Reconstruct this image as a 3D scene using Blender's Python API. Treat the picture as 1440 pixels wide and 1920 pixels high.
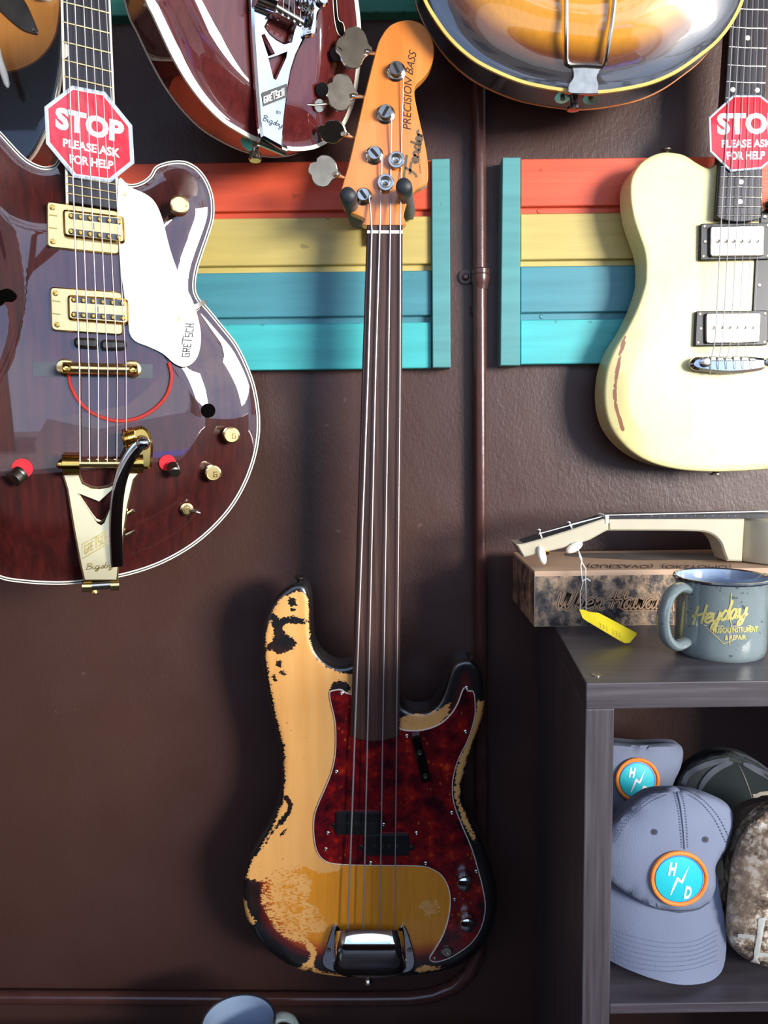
import bpy, math, random
import numpy as np
from mathutils import Vector, Matrix
from mathutils.geometry import delaunay_2d_cdt
from mathutils.bvhtree import BVHTree
for o in list(bpy.data.objects): bpy.data.objects.remove(o)
S = bpy.context.scene; C = S.collection
V = Vector
R = math.radians
# ---------------------------------------------------------------- camera
FP = 1440.0; PITCH = R(5.6); ROLL = R(0.8); CAM = V((0, 0, 1.45))
fw = V((0, math.cos(PITCH), -math.sin(PITCH))); up0 = V((0, math.sin(PITCH), math.cos(PITCH))); rt0 = V((1, 0, 0))
rt = rt0*math.cos(ROLL) - up0*math.sin(ROLL); up = rt0*math.sin(ROLL) + up0*math.cos(ROLL)
cd = bpy.data.cameras.new('camera'); cam = bpy.data.objects.new('camera', cd); C.objects.link(cam)
cd.sensor_fit = 'HORIZONTAL'; cd.sensor_width = 24; cd.lens = 24; cd.clip_start = 0.02; cd.clip_end = 200
cam.matrix_world = Matrix(((rt.x, up.x, -fw.x, CAM.x), (rt.y, up.y, -fw.y, CAM.y), (rt.z, up.z, -fw.z, CAM.z), (0, 0, 0, 1)))
S.camera = cam
# ---------------------------------------------------------------- light
S.view_settings.view_transform = 'Standard'; S.view_settings.look = 'None'; S.view_settings.gamma = 1
S.view_settings.use_curve_mapping = False; S.view_settings.exposure = 0.12
W = bpy.data.worlds.new('sky'); S.world = W; W.use_nodes = True
nt = W.node_tree; nt.nodes.clear()
def wn(t, **k):
    n = nt.nodes.new(t)
    for a, b in k.items(): setattr(n, a, b)
    return n
wo = wn('ShaderNodeOutputWorld'); bg = wn('ShaderNodeBackground'); bg.inputs[1].default_value = .9
tc = wn('ShaderNodeTexCoord'); cn = wn('ShaderNodeTexNoise'); cn.inputs['Scale'].default_value = 2.2; cn.inputs['Detail'].default_value = 5
cr = wn('ShaderNodeValToRGB'); cr.color_ramp.elements[0].position = .47; cr.color_ramp.elements[1].position = .62
sk = wn('ShaderNodeMixRGB'); sk.inputs[1].default_value = (.9, 1.35, 2.3, 1); sk.inputs[2].default_value = (2.1, 2.3, 2.7, 1)
nt.links.new(tc.outputs['Generated'], cn.inputs['Vector']); nt.links.new(cn.outputs['Fac'], cr.inputs[0]); nt.links.new(cr.outputs[0], sk.inputs[0])
nt.links.new(sk.outputs[0], bg.inputs[0]); nt.links.new(bg.outputs[0], wo.inputs[0])
def light(name, kind, loc, to, energy, color=(1, 1, 1), size=1, sy=None):
    d = bpy.data.lights.new(name, kind); d.energy = energy; d.color = color
    if kind == 'AREA': d.shape = 'RECTANGLE'; d.size = size; d.size_y = sy or size
    if kind == 'SUN': d.angle = size
    o = bpy.data.objects.new(name, d); C.objects.link(o); o.location = loc
    o.rotation_euler = (V(to)-V(loc)).to_track_quat('-Z', 'Y').to_euler(); return o
light('sun', 'SUN', (-6, -1, 8), (0, 0, 0), 2.5, (1, .95, .86), R(1.5))
light('window_light', 'AREA', (3.6, -2.8, 2.05), (.2, 1.05, 1.5), 430, (1, .95, .88), 1.7, 1.2)
# ---------------------------------------------------------------- projection helpers
def ray(x, y): return fw + rt*((x-720)/FP) + up*((960-y)/FP)
class Plane:
    """a flat reference plane in the room; p() gives the point of it seen at a photo pixel, h metres proud of it"""
    def __init__(s, x, y, Y, yaw=0, pitch=0):
        d = ray(x, y); s.o = CAM + d*(Y/d.y); a, b = R(yaw), R(pitch)
        s.n = V((math.sin(a)*math.cos(b), -math.cos(a)*math.cos(b), math.sin(b)))
    def p(s, x, y, h=0):
        d = ray(x, y); return CAM + d*((s.o + s.n*h - CAM).dot(s.n)/d.dot(s.n))
    def m(s, x, y): return (s.p(x, y)-CAM).dot(fw)/FP
class Flat(Plane):
    def __init__(s, o, n): s.o = V(o); s.n = V(n).normalized()
class Surf:
    def __init__(s, mbs):
        s.t = []
        for mb in mbs: s.t.append(BVHTree.FromPolygons(mb.v, mb.f))
        s.last = None; s.n = V((0, -1, 0))
    def hit(s, x, y):
        d = ray(x, y).normalized(); best = None
        for t in s.t:
            h = t.ray_cast(CAM, d)
            if h[0] is not None and (best is None or h[3] < best[2]): best = (h[0], h[1], h[3])
        return best
    def p(s, x, y, h=0):
        b = s.hit(x, y)
        if b is None:
            for k in (2, 5, 10, 20):
                for a in range(8):
                    b = s.hit(x+k*math.cos(a*.785), y+k*math.sin(a*.785))
                    if b: break
                if b: break
            if b is None: return s.last
        n = b[1]
        if n.dot(ray(x, y)) > 0: n = -n
        s.last = b[0] + n*h; return s.last
    def m(s, x, y): return (s.p(x, y)-CAM).dot(fw)/FP
# ---------------------------------------------------------------- mesh builder
ORG = {}
class MB:
    def __init__(s): s.v = []; s.f = []; s.a = {}
    def add(s, vs, fs, attrs=None):
        k = len(s.v); s.v += [V(q) for q in vs]; s.f += [tuple(i+k for i in f) for f in fs]
        if attrs:
            for n, vals in attrs.items():
                l = s.a.setdefault(n, [0.0]*k); l += list(vals)
        for n, l in s.a.items():
            if len(l) < len(s.v): l += [0.0]*(len(s.v)-len(l))
        return s
def obj(name, mb, mat, parent=None, label=None, cat=None, group=None, kind=None, smooth=35):
    me = bpy.data.meshes.new(name)
    if parent is not None: org = ORG[parent.name]
    else:
        a = np.array([tuple(q) for q in mb.v]); org = V(((a[:, 0].min()+a[:, 0].max())/2, (a[:, 1].min()+a[:, 1].max())/2, a[:, 2].min()))
    me.from_pydata([q-org for q in mb.v], [], mb.f)
    for n, l in mb.a.items():
        at = me.attributes.new(n, 'FLOAT', 'POINT'); at.data.foreach_set('value', l)
    me.update()
    if smooth:
        me.shade_smooth(); me.set_sharp_from_angle(angle=R(smooth))
    me.materials.append(mat)
    o = bpy.data.objects.new(name, me); C.objects.link(o)
    if parent is not None: o.parent = parent
    else: o.location = org
    ORG[o.name] = org
    if label: o['label'] = label
    if cat: o['category'] = cat
    if group: o['group'] = group
    if kind: o['kind'] = kind
    return o
def thing(name, label, cat, loc, group=None):
    o = bpy.data.objects.new(name, None); C.objects.link(o); o.location = loc; o.empty_display_size = .05
    o['label'] = label; o['category'] = cat
    if group: o['group'] = group
    ORG[o.name] = V(loc); return o
# ---------------------------------------------------------------- 2D helpers (photo pixels)
def smooth(pts, closed=True, n=5):
    P = [np.array(p, float) for p in pts]; out = []; L = len(P); rng = range(L if closed else L-1)
    for i in rng:
        if closed: a, b, c, d = P[i-1], P[i], P[(i+1) % L], P[(i+2) % L]
        else: a, b, c, d = P[max(i-1, 0)], P[i], P[i+1], P[min(i+2, L-1)]
        for j in range(n):
            t = j/n; out.append(tuple(.5*((2*b)+(c-a)*t+(2*a-5*b+4*c-d)*t*t+(3*b-a-3*c+d)*t**3)))
    if not closed: out.append(tuple(P[-1]))
    return out
def circ(x, y, r, n=20, ry=None, a=0):
    ry = r if ry is None else ry; ca, sa = math.cos(a), math.sin(a)
    return [(x+r*math.cos(t)*ca-ry*math.sin(t)*sa, y+r*math.cos(t)*sa+ry*math.sin(t)*ca) for t in [2*math.pi*i/n for i in range(n)]]
def area(p): return sum(p[i-1][0]*p[i][1]-p[i][0]*p[i-1][1] for i in range(len(p)))/2
def inset(p, d):
    a = np.array(p, float); s = 1 if area(p) > 0 else -1
    e = np.roll(a, -1, 0)-a; e /= np.maximum(np.linalg.norm(e, axis=1, keepdims=True), 1e-9)
    n = np.stack([-e[:, 1], e[:, 0]], 1)*s; m = n+np.roll(n, 1, 0)
    m /= np.maximum((m*np.roll(n, 1, 0)).sum(1, keepdims=True), .35)
    return [tuple(q) for q in a+m*d]
def rquad(q, r=3, n=3):
    out = []; L = len(q)
    for i in range(L):
        p = np.array(q[i], float); a = np.array(q[i-1], float)-p; b = np.array(q[(i+1) % L], float)-p
        ra = min(r, np.linalg.norm(a)*.45); rb = min(r, np.linalg.norm(b)*.45); a = p+a/np.linalg.norm(a)*ra; b = p+b/np.linalg.norm(b)*rb
        for j in range(n+1):
            t = j/n; out.append(tuple((1-t)**2*a+2*t*(1-t)*p+t*t*b))
    return out
def box2(x0, y0, x1, y1): return [(x0, y0), (x1, y0), (x1, y1), (x0, y1)]
def pip(P, poly):
    x, y = P[:, 0], P[:, 1]; r = np.zeros(len(P), bool); q = np.array(poly); k = np.roll(q, 1, 0)
    for (x1, y1), (x2, y2) in zip(q, k):
        c = ((y1 > y) != (y2 > y)); r ^= c & (x < (x2-x1)*(y-y1)/((y2-y1) if y2 != y1 else 1e-9)+x1)
    return r
def dseg(P, poly, closed=True):
    q = np.array(poly, float); d = np.full(len(P), 1e9); L = len(q)
    for i in range(L if closed else L-1):
        a = q[i]; b = q[(i+1) % L]; ab = b-a; t = np.clip(((P-a)@ab)/max(ab@ab, 1e-9), 0, 1)
        d = np.minimum(d, np.hypot(*(P-(a+t[:, None]*ab)).T))
    return d
def tri(outline, holes=(), extra=None):
    pts = []; edges = []
    for lp in [outline]+list(holes):
        k = len(pts); pts += [V((float(p[0]), float(p[1]))) for p in lp]; edges += [(k+i, k+(i+1) % len(lp)) for i in range(len(lp))]
    if extra is not None: pts += [V((float(p[0]), float(p[1]))) for p in extra]
    r = delaunay_2d_cdt(pts, edges, [], 0, 1e-5); P = np.array([tuple(p) for p in r[0]]); F = np.array(r[2])
    cen = P[F].mean(1); ok = pip(cen, outline)
    for h in holes: ok &= ~pip(cen, h)
    F = F[ok]; a = P[F]; sgn = (a[:, 1, 0]-a[:, 0, 0])*(a[:, 2, 1]-a[:, 0, 1])-(a[:, 2, 0]-a[:, 0, 0])*(a[:, 1, 1]-a[:, 0, 1])
    F[sgn > 0] = F[sgn > 0][:, ::-1]      # pixel y runs down: turn the faces to the camera
    keep = np.abs(sgn) > 1e-6
    return P, [tuple(int(i) for i in f) for f in F[keep]]
def gridpts(outline, g, d0):
    q = np.array(outline); x0, y0 = q.min(0); x1, y1 = q.max(0)
    X, Y = np.meshgrid(np.arange(x0, x1, g), np.arange(y0, y1, g*.9)); X = X+(np.arange(X.shape[0]) % 2)[:, None]*g/2
    P = np.stack([X.ravel(), Y.ravel()], 1); P = P[pip(P, outline)]; return P[dseg(P, outline) > d0]
# ---------------------------------------------------------------- solids
def prism(pl, outline, h0, h1, bev=0, holes=(), mb=None):
    """flat solid with the given photo outline, from h0 to h1 above the plane, bevelled rim"""
    mb = mb or MB(); bp = bev/pl.m(*outline[0]) if bev else 0
    P, F = tri(inset(outline, bp) if bev else outline, holes)
    mb.add([pl.p(x, y, h1) for x, y in P], F)
    rings = [([pl.p(x, y, h1) for x, y in (inset(outline, bp) if bev else outline)])]
    if bev: rings.append([pl.p(x, y, h1)-pl.n*bev for x, y in outline])
    base = [pl.p(x, y, h1)-pl.n*(h1-h0) for x, y in outline]; rings.append(base)
    s = area(outline) > 0; n = len(outline)
    def strip(A, B, rev):
        k = len(A); fs = [(i, (i+1) % k, k+(i+1) % k, k+i) for i in range(k)]
        mb.add(A+B, [f[::-1] for f in fs] if rev else fs)
    for a, b in zip(rings, rings[1:]): strip(a, b, s)
    for hl in holes: strip([pl.p(x, y, h1) for x, y in hl], [pl.p(x, y, h1)-pl.n*(h1-h0) for x, y in hl], not (area(hl) > 0))
    if holes:
        P, F = tri(outline, holes); mb.add([pl.p(x, y, h1)-pl.n*(h1-h0) for x, y in P], [f[::-1] for f in F])
    else: mb.add(base, [tuple(range(n)) if s else tuple(range(n))[::-1]])
    return mb
def hfield(pl, outline, hf, thick, grid=8, rings=(1, 2.5, 4.5, 7), fields=None, inflate=0):
    mb = MB(); a = [tuple(p) for p in outline]; ex = []; A = np.array(a)
    for r in rings:
        q = np.array(inset(a, r)); q = q[pip(q, a)]; ex.append(q[dseg(q, a) > r*.93])
    g = gridpts(a, grid, (rings[-1] if len(rings) else 0)+grid*.5); ex.append(g)
    P, F = tri(a, (), np.concatenate(ex)); d = dseg(P, a)
    if inflate:
        E = set()
        for f in F:
            for i in range(3): E.add((f[i], f[(i+1) % 3])); E.add((f[(i+1) % 3], f[i]))
        E = np.array(list(E)); deg = np.bincount(E[:, 0], minlength=len(P)); u = np.zeros(len(P)); fix = d < .01
        for _ in range(inflate):
            u = np.bincount(E[:, 0], weights=u[E[:, 1]], minlength=len(P))/deg+1; u[fix] = 0
        h = hf(np.sqrt(u/u.max()), P)
    else: h = hf(d, P)
    vs = [pl.p(x, y, float(k)) for (x, y), k in zip(P, h)]; key = {(round(float(x), 2), round(float(y), 2)): i for i, (x, y) in enumerate(P)}
    n0 = len(vs); fs = list(F); idx = [key.get((round(x, 2), round(y, 2))) for x, y in a]
    idx = [i for i in idx if i is not None]; m = len(idx); vs += [vs[i]-pl.n*thick for i in idx]
    s = area(a) > 0
    for i in range(m):
        q = (idx[i], idx[(i+1) % m], n0+(i+1) % m, n0+i); fs.append(q[::-1] if s else q)
    if thick > 0: fs.append(tuple(range(n0, n0+m)) if s else tuple(range(n0, n0+m))[::-1])
    at = {}
    PP = np.concatenate([P, P[idx]]); at['edge'] = (np.concatenate([d, d[idx]*0])/100).tolist()
    if fields:
        for n, fn in fields.items(): at[n] = fn(PP).tolist()
    mb.add(vs, fs, at); return mb
def rnd(r): return lambda d, P: 0
def tube(pts, r, n=8, mb=None, cap=True, flat=None):
    mb = mb or MB(); pts = [V(p) for p in pts]; L = len(pts); rs = r if isinstance(r, (list, tuple)) else [r]*L
    t0 = (pts[1]-pts[0]).normalized(); u = (flat.cross(t0) if flat is not None else t0.orthogonal()).normalized(); vs = []; fs = []
    for i, p in enumerate(pts):
        t = (pts[min(i+1, L-1)]-pts[max(i-1, 0)]).normalized(); u = (u-t*u.dot(t)).normalized(); w = t.cross(u)
        ri = rs[i]; ra, rb = ri if isinstance(ri, tuple) else (ri, ri)
        for k in range(n):
            a = 2*math.pi*k/n; vs.append(p+u*math.cos(a)*ra+w*math.sin(a)*rb)
    for i in range(L-1):
        for k in range(n): fs.append((i*n+k, i*n+(k+1) % n, (i+1)*n+(k+1) % n, (i+1)*n+k))
    if cap: fs += [tuple(range(n))[::-1], tuple((L-1)*n+k for k in range(n))]
    return mb.add(vs, fs)
def lathe(c, ax, prof, n=20, mb=None):
    mb = mb or MB(); c = V(c); ax = V(ax).normalized(); u = ax.orthogonal().normalized(); w = ax.cross(u); vs = []; fs = []; rows = []
    for r, h in prof:
        k = len(vs)
        if r < 1e-6: vs.append(c+ax*h); rows.append((k, 1))
        else:
            vs += [c+ax*h+(u*math.cos(2*math.pi*i/n)+w*math.sin(2*math.pi*i/n))*r for i in range(n)]; rows.append((k, n))
    for (a, na), (b, nb) in zip(rows, rows[1:]):
        for i in range(n):
            j = (i+1) % n
            if na == 1: fs.append((a, b+i, b+j)[::-1] if False else (a, b+j, b+i)[::-1])
            elif nb == 1: fs.append((a+i, a+j, b))
            else: fs.append((a+i, a+j, b+j, b+i))
    return mb.add(vs, fs)
def knob(pl, x, y, h, prof, n=20, mb=None):
    """turned part on a face: prof in (radius px, height m)"""
    m = pl.m(x, y); return lathe(pl.p(x, y, h), pl.n, [(r*m, z) for r, z in prof], n, mb)
def bar(c, x, y, z, mb=None, bev=0):
    """box from centre and three half vectors"""
    mb = mb or MB(); c, x, y, z = V(c), V(x), V(y), V(z)
    vs = [c+x*i+y*j+z*k for i in (-1, 1) for j in (-1, 1) for k in (-1, 1)]
    fs = [(0, 1, 3, 2), (4, 6, 7, 5), (0, 4, 5, 1), (2, 3, 7, 6), (0, 2, 6, 4), (1, 5, 7, 3)]
    if x.cross(y).dot(z) < 0: fs = [f[::-1] for f in fs]
    return mb.add(vs, fs)
def abox(x0, y0, z0, x1, y1, z1, mb=None): return bar(((x0+x1)/2, (y0+y1)/2, (z0+z1)/2), ((x1-x0)/2, 0, 0), (0, (y1-y0)/2, 0), (0, 0, (z1-z0)/2), mb)
def decal(tg, outline, h, grid=0, holes=(), mb=None, thick=0):
    mb = mb or MB(); ex = gridpts(outline, grid, grid*.4) if grid else None
    P, F = tri(outline, holes, ex if ex is not None and len(ex) else None); mb.add([tg.p(x, y, h) for x, y in P], F); return mb
def ribbon(tg, pts, w, h, mb=None, step=None):
    mb = mb or MB(); q = np.array(pts, float); L = len(q)
    if L < 2: return mb
    t = np.gradient(q, axis=0); t /= np.maximum(np.linalg.norm(t, axis=1, keepdims=True), 1e-9); n = np.stack([-t[:, 1], t[:, 0]], 1)
    ws = np.array(w if hasattr(w, '__len__') else [w]*L)[:, None]/2
    A = q+n*ws; B = q-n*ws
    mb.add([tg.p(x, y, h) for x, y in A]+[tg.p(x, y, h) for x, y in B], [(i, i+1, L+i+1, L+i) for i in range(L-1)]); return mb
def quadmap(q):
    a, b, c, d = [np.array(k, float) for k in q]
    return lambda u, v: tuple((a*(1-u)+b*u)*(1-v)+(d*(1-u)+c*u)*v)
def text(tg, s, quad, h, mb=None, bold=.0, shear=0, f=None):
    """flat lettering fitted in a photo quad (TL, TR, BR, BL), on the target surface"""
    mb = mb or MB(); cu = bpy.data.curves.new('lettering', 'FONT'); cu.body = s; cu.offset = bold; cu.shear = shear; cu.resolution_u = 3; cu.fill_mode = 'FRONT'
    o = bpy.data.objects.new('lettering', cu); C.objects.link(o); dg = bpy.context.evaluated_depsgraph_get(); me = o.evaluated_get(dg).to_mesh()
    a = np.array([tuple(v.co) for v in me.vertices]); x0, y0 = a[:, 0].min(), a[:, 1].min(); x1, y1 = a[:, 0].max(), a[:, 1].max()
    qm = quadmap(quad) if f is None else f
    vs = [tg.p(*qm((x-x0)/(x1-x0), (y1-y)/(y1-y0)), h) for x, y, _ in a]; mb.add(vs, [tuple(p.vertices) for p in me.polygons])
    o.evaluated_get(dg).to_mesh_clear(); bpy.data.objects.remove(o); bpy.data.curves.remove(cu); return mb
SC = {'H': (1.15, [[(.1, 0), (.18, 1), (.25, 2)], [(.85, 0), (.93, 1), (1.05, 2)], [(-.15, .95), (.5, 1.0), (1.2, 1.1)]]),
 'e': (.66, [[(0, .45), (.4, .55), (.5, .85), (.28, 1), (.03, .6), (.05, .15), (.3, 0), (.68, .25)]]),
 'y': (.8, [[(0, 1), (.02, .3), (.22, 0), (.5, .3), (.62, 1)], [(.62, 1), (.52, 0), (.35, -.7), (.05, -.75), (.2, -.2), (.8, .3)]]),
 'd': (.8, [[(.5, .8), (.25, 1), (0, .5), (.1, .05), (.35, .1), (.52, .5)], [(.75, 2), (.55, .5), (.55, .05), (.8, .2)]]),
 'a': (.8, [[(.5, .85), (.25, 1), (0, .5), (.1, .05), (.35, .1), (.55, .9)], [(.57, 1), (.5, .25), (.6, 0), (.8, .2)]]),
 'W': (1.45, [[(0, 1.6), (.1, 1.95), (.15, 1.2), (.15, .4), (.35, 0), (.6, .6), (.75, 1.7)], [(.75, 1.7), (.68, .4), (.9, 0), (1.2, .6), (1.35, 1.9)]]),
 'h': (.8, [[(.05, 0), (.15, 1), (.3, 2)], [(.1, .4), (.35, .95), (.53, .8), (.48, .2), (.6, 0), (.8, .2)]]),
 'n': (.75, [[(0, 0), (.05, .5), (.1, 1)], [(.05, .5), (.3, .98), (.5, .8), (.45, .2), (.55, 0), (.75, .2)]]),
 'w': (1.0, [[(0, 1), (0, .25), (.2, 0), (.4, .4), (.45, 1)], [(.45, 1), (.45, .2), (.65, 0), (.85, .5), (.9, 1)]]),
 'i': (.4, [[(.05, 1), (.02, .2), (.15, 0), (.4, .2)], [(.1, 1.45), (.14, 1.55)]]),
 'r': (.6, [[(0, 0), (.03, .5), (.06, 1)], [(.04, .5), (.2, .95), (.42, 1), (.55, .8)]]),
 'F': (1.15, [[(-.7, 1.5), (-.45, 1.95), (.2, 2.05), (1.9, 2.2)], [(.55, 2.05), (.3, 1), (-.05, 0), (-.35, -.35)], [(-.1, 1.0), (.5, 1.1), (1.2, 1.15)]]),
 'B': (1.0, [[(.1, 0), (.18, 1), (.25, 1.9)], [(-.05, 1.7), (.5, 1.95), (.8, 1.5), (.25, 1), (.85, .7), (.6, .05), (0, 0)]]),
 'g': (.75, [[(.5, .85), (.25, 1), (0, .5), (.1, .05), (.35, .1), (.52, .5)], [(.57, 1), (.5, 0), (.35, -.75), (.05, -.6), (.75, .2)]]),
 's': (.6, [[(0, .1), (.25, .6), (.35, 1), (.5, .5), (.4, .05), (.1, .05)], [(.4, .05), (.6, .2)]]),
 'b': (.7, [[(.2, 2), (.03, .8), (.05, .2), (.25, 0), (.5, .35), (.4, .85), (.1, .7)]]),
 '(': (.5, [[(.45, 2.1), (.1, 1.4), (.05, .6), (.3, -.3)]])}
def script(tg, s, org, ux, uy, w, h, mb=None):
    """joined-up lettering drawn as strokes"""
    mb = mb or MB(); x = 0
    for c in s:
        if c == ' ': x += .5; continue
        wd, st = SC[c]
        for k in st: ribbon(tg, [(org[0]+ux[0]*(x+a)+uy[0]*b, org[1]+ux[1]*(x+a)+uy[1]*b) for a, b in smooth(k, False, 4)], w, h, mb)
        x += wd
    return mb
BL = {'G': [[(.6, 1), (0, 1), (0, 0), (.6, 0), (.6, .5), (.3, .5)]], 'R': [[(0, 0), (0, 1), (.6, 1), (.6, .5), (0, .5)], [(.25, .5), (.6, 0)]], 'E': [[(.55, 1), (0, 1), (0, 0), (.55, 0)], [(0, .5), (.45, .5)]],
 'T': [[(-.5, 1.28), (1.1, 1.28)], [(.3, 1.28), (.3, 0)]], 'S': [[(.6, 1), (0, 1), (0, .5), (.6, .5), (.6, 0), (0, 0)]], 'C': [[(.6, 1), (0, 1), (0, 0), (.6, 0)]], 'H': [[(0, 0), (0, 1.2)], [(.55, 0), (.55, 1.2)], [(0, .55), (.55, .55)]]}
def block(tg, s, org, ux, uy, w, h, mb=None, gap=.95):
    mb = mb or MB()
    for i, c in enumerate(s):
        for k in BL[c]:
            for p, q in zip(k, k[1:]):
                f = lambda a: (org[0]+ux[0]*(i*gap+a[0])+uy[0]*a[1], org[1]+ux[1]*(i*gap+a[0])+uy[1]*a[1])
                a, b = np.array(f(p)), np.array(f(q)); t = (b-a)/max(np.linalg.norm(b-a), 1e-6)*w*.4
                ribbon(tg, [tuple(a-t), tuple(b+t)], w, h, mb)
    return mb
# ---------------------------------------------------------------- materials
def lin(c): return tuple(((k/255)/12.92 if k/255 <= .04045 else ((k/255+.055)/1.055)**2.4) for k in c)+(1,)
class N:
    def __init__(s, name):
        s.m = bpy.data.materials.new(name); s.m.use_nodes = True; s.t = s.m.node_tree; s.b = s.t.nodes['Principled BSDF']; s.tc = None
    def n(s, t, **k):
        q = s.t.nodes.new('ShaderNode'+t)
        for a, b in k.items(): setattr(q, a, b)
        return q
    def l(s, a, b): s.t.links.new(a, b)
    def co(s, sc=(1, 1, 1), rot=(0, 0, 0)):
        if s.tc is None: s.tc = s.n('TexCoord')
        mp = s.n('Mapping'); mp.inputs['Scale'].default_value = sc; mp.inputs['Rotation'].default_value = rot; s.l(s.tc.outputs['Object'], mp.inputs[0]); return mp.outputs[0]
    def noise(s, scale, sc=(1, 1, 1), det=3, rough=.5, rot=(0, 0, 0)):
        q = s.n('TexNoise'); q.inputs['Scale'].default_value = scale; q.inputs['Detail'].default_value = det; q.inputs['Roughness'].default_value = rough; s.l(s.co(sc, rot), q.inputs['Vector']); return q.outputs['Fac']
    def ramp(s, fac, els):
        q = s.n('ValToRGB'); r = q.color_ramp
        while len(r.elements) < len(els): r.elements.new(.5)
        for e, (p, c) in zip(r.elements, els): e.position = p; e.color = c if len(c) == 4 else lin(c)
        s.l(fac, q.inputs[0]); return q.outputs[0]
    def math(s, op, a, b=None, clamp=False):
        q = s.n('Math', operation=op); q.use_clamp = clamp
        for i, k in enumerate((a, b)):
            if k is None: continue
            if isinstance(k, (int, float)): q.inputs[i].default_value = k
            else: s.l(k, q.inputs[i])
        return q.outputs[0]
    def mix(s, f, a, b, bt='MIX'):
        q = s.n('MixRGB', blend_type=bt)
        for i, k in enumerate((f, a, b)):
            if isinstance(k, (int, float)): q.inputs[i].default_value = k
            elif isinstance(k, tuple): q.inputs[i].default_value = k if len(k) == 4 else lin(k)
            else: s.l(k, q.inputs[i])
        return q.outputs[0]
    def attr(s, n): q = s.n('Attribute'); q.attribute_name = n; return q.outputs['Fac']
    def bump(s, fac, st, dist=.001):
        q = s.n('Bump'); q.inputs['Strength'].default_value = st; q.inputs['Distance'].default_value = dist; s.l(fac, q.inputs['Height']); s.l(q.outputs[0], s.b.inputs['Normal']); return q
    def fin(s, col=None, rough=.5, metal=0, coat=0, cr=.03, ior=None, spec=None, cior=1.5):
        b = s.b.inputs
        if col is not None:
            if isinstance(col, tuple): b['Base Color'].default_value = col if len(col) == 4 else lin(col)
            else: s.l(col, b['Base Color'])
        if isinstance(rough, (int, float)): b['Roughness'].default_value = rough
        else: s.l(rough, b['Roughness'])
        b['Metallic'].default_value = metal; b['Coat Weight'].default_value = coat; b['Coat Roughness'].default_value = cr; b['Coat IOR'].default_value = cior
        if ior: b['IOR'].default_value = ior
        if spec is not None: b['Specular IOR Level'].default_value = spec
        return s.m
def mat(name, col, rough=.5, metal=0, coat=0, var=.12, vs=40, st=(1, 1, 1), bump=0, bs=200, bd=.0005, **k):
    n = N(name); f = n.noise(vs, st); c = lin(col); d = tuple(x*(1-var) for x in c[:3])+(1,); e = tuple(min(x*(1+var), 1) for x in c[:3])+(1,)
    if bump: n.bump(n.noise(bs, st, 4), bump, bd)
    return n.fin(n.ramp(f, [(.3, d), (.7, e)]), rough, metal, coat, **k)
# ---------------------------------------------------------------- material library
def wallmat():
    n = N('brown_wall_paint'); c = n.ramp(n.noise(3, det=6), [(.3, (64, 41, 36)), (.7, (80, 54, 47))])
    spec = n.ramp(n.noise(55, det=2), [(.76, (0, 0, 0)), (.80, (120, 105, 100))]); c = n.mix(.25, c, spec, 'ADD')
    f = n.math('ADD', n.noise(260, (1, 1, .6), 4, .6), n.math('MULTIPLY', n.noise(30, det=3), 1.2)); n.bump(f, .42, .001)
    return n.fin(c, n.math('ADD', n.math('MULTIPLY', n.noise(14), .25), .28), spec=.5)
M = {}
M['wall'] = wallmat()
M['pipe'] = mat('brown_pipe_paint', (78, 48, 42), .25, var=.15, vs=30, bump=.25, bs=90, bd=.001)
def paint(name, col):
    n = N(name); f = n.noise(22, (.25, 1, 3), 4); c = lin(col); g = n.ramp(f, [(.3, tuple(x*.86 for x in c[:3])+(1,)), (.7, tuple(min(1, x*1.08) for x in c[:3])+(1,))])
    dots = n.ramp(n.noise(60, det=1), [(.74, (255, 255, 255)), (.78, (150, 140, 130))]); n.bump(n.noise(70, (.08, 1, 3), 5, .65), .5, .0009)
    return n.fin(n.mix(.5, g, dots, 'MULTIPLY'), .42)
M['red'] = paint('coral_red_paint', (228, 92, 60)); M['yel'] = paint('mustard_yellow_paint', (206, 186, 108))
M['teal'] = paint('blue_teal_paint', (76, 146, 160)); M['turq'] = paint('turquoise_paint', (74, 190, 192)); M['trim'] = paint('green_teal_paint', (90, 158, 158)); M['green'] = paint('deep_green_paint', (60, 150, 130))
M['chrome'] = mat('chrome', (215, 218, 222), .07, 1, var=.05, bump=.05, bs=60); M['nickel'] = mat('aged_nickel', (196, 190, 176), .22, 1, var=.15, vs=80, bump=.1, bs=150)
M['gold'] = mat('gold_plate', (226, 186, 96), .12, 1, var=.1, bump=.05, bs=50); M['palegold'] = mat('pale_gold_plate', (252, 220, 150), .2, 1, var=.06, bump=.05, bs=50)
M['steel'] = mat('string_steel', (196, 192, 196), .45, .75, var=.05); M['darksteel'] = mat('tarnished_steel', (120, 112, 100), .35, 1, var=.2)
M['black'] = mat('black_plastic', (22, 23, 25), .4, var=.3); M['blackgloss'] = mat('glossy_black', (14, 12, 12), .15, coat=1, var=.2); M['rubber'] = mat('black_rubber', (40, 44, 50), .5, var=.2)
M['foam'] = mat('dark_grey_foam_sleeve', (104, 96, 90), .75, var=.15, bump=.3, bs=600); M['void'] = mat('unlit_black', (8, 7, 7), .95, spec=.0); M['goldplate'] = mat('brushed_pale_gold', (240, 222, 172), .26, 1, var=.05); M['greystrip'] = mat('dark_grey_tape', (70, 76, 84), .6)
M['rosewood'] = None
def wood(name, cols, sc=(60, 60, 3), rough=.45, coat=0, spec=None):
    n = N(name); f = n.noise(1, sc, 5, .6); g = n.ramp(f, [(.3, cols[0]), (.55, cols[1]), (.75, cols[2])]); n.bump(f, .2, .0003); return n.fin(g, rough, coat=coat, spec=spec)
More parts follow.
